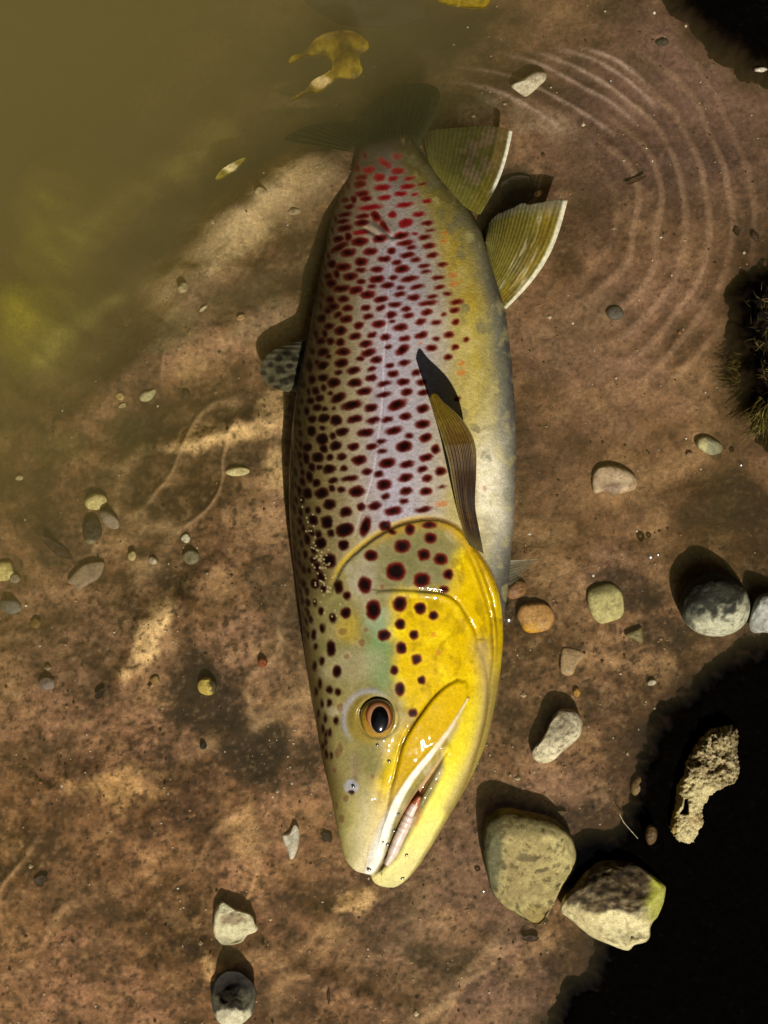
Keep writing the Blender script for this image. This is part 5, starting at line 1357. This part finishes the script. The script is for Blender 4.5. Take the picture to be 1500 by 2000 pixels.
for (x, y, rx, ry, an, col, lab) in [(1015, 372, 34, 30, 20, (0.012, 0.006, 0.003), "black leaf scrap under the two belly fins"), (1240, 352, 22, 4, -20, (0.05, 0.025, 0.012), "thin brown scrap among the ripples, right of the anal fin"),
                                (1440, 452, 6, 8, 20, (0.03, 0.015, 0.008), "dark scrap just left of the dark brown pebble, upper right"), (1095, 1590, 16, 5, 0, (0.06, 0.03, 0.012), "brown scrap between the olive cream stone and the oblong stone"), (1035, 1833, 16, 7, -5, (0.03, 0.013, 0.006), "dark brown scrap below the olive cream stone"),
                                (110, 1070, 34, 10, 35, (0.03, 0.014, 0.01), "dark slanting scrap above the flat slab pebble"), (195, 1355, 12, 6, -40, (0.012, 0.006, 0.004), "small black scrap far left, level with the eye"), (78, 1720, 13, 10, 0, (0.03, 0.018, 0.01), "dark crumb of bark in the lower left corner area"),
                                (640, 1637, 12, 8, 25, (0.02, 0.012, 0.008), "dark oval scrap touching the left of the snout"), (642, 1945, 3, 16, 0, (0.02, 0.009, 0.004), "thin upright black scrap at the bottom, right of the dark round stone")]:
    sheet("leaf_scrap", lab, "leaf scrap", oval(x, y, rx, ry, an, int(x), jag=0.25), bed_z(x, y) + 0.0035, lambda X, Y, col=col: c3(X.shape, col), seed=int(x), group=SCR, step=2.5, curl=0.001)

# ------------------------------------------------------------------ mossy root mass at the right border
moss = thing("moss_clump", "dark clump of fibrous moss and rootlets at the right border", "moss", (float(wx(1480, 0)), float(wy(690, 0)), -0.01))
MO = np.array(moss.location)
X, Y = np.meshgrid(np.arange(1415, 1640, 3.0), np.arange(500, 900, 3.0))
mp = [(1550, 525), (1510, 540), (1466, 552), (1450, 580), (1454, 640), (1466, 690), (1452, 722), (1478, 765), (1492, 805), (1510, 850), (1620, 850), (1630, 515)]
d = sdf(X, Y, np.array(mp, float)) + 14 * fbm(X / 20, Y / 20, 4, 951)
Z = -0.02 + 0.030 * sstep(-22, 40, d) + 0.0045 * fbm(X / 16, Y / 16, 4, 952) * sstep(-10, 20, d)
f = grid_faces(*X.shape); f = f[(d.reshape(-1)[f] > -30).any(1)]
used, inv = np.unique(f, return_inverse=True)
v = np.stack([wx(X, Z), wy(Y, Z), Z], -1).reshape(-1, 3)[used] - MO
mc = mix(c3(X.shape, (0.0045, 0.003, 0.0018)), (0.030, 0.020, 0.008), sstep(0.15, 0.5, fbm(X / 9, Y / 9, 3, 953)) * 0.8).reshape(-1, 3)[used]
MOSSM = tint_material("moss_fibre", rough=0.9, spec=0.08, grain=((600, 0.4),), bumps=((500, 0.7, 0.001),))
link("mat", mesh_from("mat", v, inv.reshape(f.shape)[:, ::-1], mc), moss, MOSSM)

def fibres(n, pick, length, width, colp, seed, wob=0.6):
    rs = random.Random(seed); vs, fs, cs = [], [], []
    for _ in range(n):
        x, y, z, a = pick(rs); L = length * rs.uniform(0.4, 1.3); w_ = width * rs.uniform(0.5, 1.4); col = np.array(rs.choice(colp)) * rs.uniform(0.6, 1.3)
        i0 = len(vs); ns = 6; tz = rs.uniform(-0.2, 0.6)
        for k in range(ns):
            t = k / (ns - 1); a += rs.uniform(-wob, wob) * 0.6
            ww = w_ * (1 - 0.8 * t)
            for q in range(3):
                an = q * 2.094
                dx = ww * math.cos(an); dzz = ww * math.sin(an)
                xx = x - math.sin(a) * dx; yy = y + math.cos(a) * dx; zq_ = z + dzz * S
                vs.append((float(wx(xx, zq_)) - MO[0], float(wy(yy, zq_)) - MO[1], zq_ - MO[2])); cs.append(col)
            x += math.cos(a) * L / ns; y += math.sin(a) * L / ns; z += tz * L / ns * S * (1 - 2 * t)
        for k in range(ns - 1):
            for q in range(3):
                b = i0 + k * 3; q2 = (q + 1) % 3
                fs.append((b + q, b + q2, b + 3 + q2, b + 3 + q))
    return np.array(vs), np.array(fs), np.array(cs)
zi = lambda x, y: float(Z[int(np.clip((y - 500) / 3, 0, Z.shape[0] - 1)), int(np.clip((x - 1415) / 3, 0, Z.shape[1] - 1))])
def pk(rs):
    while True:
        x, y = rs.uniform(1425, 1600), rs.uniform(525, 850)
        if d[int((y - 500) / 3), int((x - 1415) / 3)] > -4: return x, y, zi(x, y) + 0.0008, rs.uniform(0, 6.28)
vs, fs, cs = fibres(900, pk, 26, 0.9, [(0.010, 0.007, 0.004), (0.02, 0.013, 0.006), (0.05, 0.035, 0.012), (0.12, 0.09, 0.025), (0.17, 0.12, 0.035)], 31)
fo = link("fibre", mesh_from("fibre", vs, fs, cs), moss, MOSSM); fo['kind'] = 'stuff'
def pk2(rs):
    x, y = rs.uniform(1478, 1510), rs.uniform(770, 830)
    return x, y, 0.002 + rs.uniform(0, 0.006), rs.uniform(1.5, 2.6)
tuft = thing("moss_tuft", "yellow green tuft of moss hanging from the dark moss clump", "moss", tuple(MO))
vs, fs, cs = fibres(160, pk2, 52, 1.5, [(0.14, 0.115, 0.02), (0.09, 0.07, 0.013), (0.26, 0.22, 0.06), (0.05, 0.036, 0.01)], 32, 0.25)
fo = link("fibre", mesh_from("fibre", vs, fs, cs), tuft, MOSSM); fo['kind'] = 'stuff'
def pk3(rs):
    x, y = rs.uniform(1425, 1450), rs.uniform(690, 770)
    return x, y, -0.003, rs.uniform(2.2, 4.0)
vs, fs, cs = fibres(90, pk3, 26, 1.0, [(0.07, 0.05, 0.01), (0.035, 0.02, 0.005), (0.13, 0.10, 0.025)], 33, 0.3)
fo = link("fibre", mesh_from("fibre", vs, fs, cs), moss, MOSSM); fo['kind'] = 'stuff'

# ------------------------------------------------------------------ fine litter: pale grit and dark flecks
def grit(name, n, smin, smax, colp, seed, weight=None):
    rs = random.Random(seed); vs, fs, cs = [], [], []
    while n > 0:
        x, y = rs.uniform(-40, 1540), rs.uniform(-40, 2040)
        if ((850 - x) * 1000 - y * 850) / 1312 > 60 or rs.random() > (weight(x, y) if weight else 1): continue
        n -= 1
        r = rs.uniform(smin, smax) * (0.6 + 0.9 * rs.random() ** 4)
        z = None
        gp.append((x, y)); col = np.array(rs.choice(colp)) * rs.uniform(0.7, 1.2)
        i0 = len(vs)
        for k in range(6):
            d_ = Vector((rs.gauss(0, 1), rs.gauss(0, 1), rs.gauss(0, 0.7))).normalized() if k > 5 else Vector([(1, 0, 0), (0, 1, 0), (-1, 0, 0), (0, -1, 0), (0, 0, .8), (0, 0, -.8)][k])
            kx = rs.uniform(0.6, 1.4)
            vs.append((x, y, d_.x * r * kx, d_.y * r * kx, d_.z * r * 0.8)); cs.append(col)
        for a, b, c in ((0, 1, 4), (1, 2, 4), (2, 3, 4), (3, 0, 4), (1, 0, 5), (2, 1, 5), (3, 2, 5), (0, 3, 5)):
            fs.append((i0 + a, i0 + b, i0 + c))
    v = np.array(vs); zb = bed_px(v[:, 0], v[:, 1]) + bed_fine(v[:, 0], v[:, 1]) + 0.0006
    w = np.stack([wx(v[:, 0], zb) + v[:, 2] * S, wy(v[:, 1], zb) + v[:, 3] * S, zb + v[:, 4] * S], -1)
    o = link(name, mesh_from(name, w, np.array(fs), np.array(cs), smooth=False), None, stone_mat('smooth')); o['kind'] = 'stuff'
gp = []
wt = lambda x, y: 0.35 + 0.65 * float(sstep(900, 1300, y)) + (0.3 if x > 1000 else 0)
grit("pale_grit", 900, 1.0, 2.4, [(0.62, 0.55, 0.40), (0.5, 0.42, 0.27), (0.75, 0.70, 0.58), (0.45, 0.27, 0.12)], 41, wt)
grit("coarse_grit", 170, 2.6, 5.0, [(0.40, 0.31, 0.19), (0.26, 0.18, 0.10), (0.52, 0.44, 0.27), (0.30, 0.14, 0.05)], 42, wt)
grit("dark_flecks", 1100, 1.2, 3.2, [(0.010, 0.006, 0.004), (0.025, 0.013, 0.007), (0.04, 0.018, 0.008)], 43, wt)

# ------------------------------------------------------------------ bubbles on the water, droplets on the trout
BUB, nt, p, out = nodes_of("water_film")
nt.nodes.remove(p)
tr = N(nt, "ShaderNodeBsdfTransparent", Color=(0.93, 0.93, 0.9, 1)); gl = N(nt, "ShaderNodeBsdfGlossy", Roughness=0.26)
lw_ = N(nt, "ShaderNodeLayerWeight", Blend=0.72); mx = nt.nodes.new("ShaderNodeMixShader")
nt.links.new(lw_.outputs["Fresnel"], mx.inputs[0]); nt.links.new(tr.outputs[0], mx.inputs[1]); nt.links.new(gl.outputs[0], mx.inputs[2]); nt.links.new(mx.outputs[0], out.inputs["Surface"])
def bead(name, x, y, z, r, parent=None, squash=0.8):
    nr_, ns = 8, 16
    ph = np.linspace(-0.4, np.pi / 2, nr_); A = np.linspace(0, 2 * np.pi, ns, endpoint=False)
    P_, Q_ = np.meshgrid(ph, A, indexing='ij')
    v = np.stack([np.cos(P_) * np.cos(Q_), np.cos(P_) * np.sin(Q_), np.sin(P_) * squash], -1).reshape(-1, 3) * r * S
    o = np.array([float(wx(x, z)), float(wy(y, z)), z])
    ob = link(name, mesh_from(name, v, grid_faces(nr_, ns, True)), parent, BUB); ob.location = o
    return ob
for x, y, r, lab in [(993, 1208, 10, "bubble on the water beside the orange pebble and the trout's throat"), (1270, 1086, 8, "faint bubble above and left of the round stone"), (1285, 1082, 5, "tiny bubble right beside the faint one"), (944, 1739, 6, "small bubble left of the large olive cream stone"), (1447, 907, 5, "tiny bubble right of the striped pebble")]:
    tag(bead("bubble", x, y, 0.0005, r), lab, "bubble", "air bubbles on the water")
for x, y, r in [(727, 1436, 4), (737, 1455, 3), (760, 1487, 3.5), (690, 1536, 3.5), (778, 1590, 3), (769, 1622, 3.5), (757, 1649, 3.5), (721, 1698, 4.5), (794, 1670, 3.5), (786, 1715, 4), (741, 1427, 2.5), (748, 1645, 2.5)]:
    bead("water_droplet", x, y, body_point(x, y) + (0.0045 if y < 1440 else 0.0003), r, trout)

# thread of weed over the mud
tv = resample(np.array([(1210, 1590), (1218, 1606), (1232, 1622), (1246, 1638)], float), 14)
vs, fs = [], []
for i, (x, y) in enumerate(tv):
    for q in range(4):
        a = q * math.pi / 2; zq_ = 0.0012 + 0.0004 * math.sin(a)
        vs.append((float(wx(x + 1.1 * math.cos(a), zq_)), float(wy(y, zq_)), zq_))
th_ = link("thread", mesh_from("thread", vs, grid_faces(14, 4, True), [(0.45, 0.4, 0.25)] * 56), None, MOSSM)
tag(th_, "fine pale thread lying across the black shade, right of the olive cream stone", "thread")
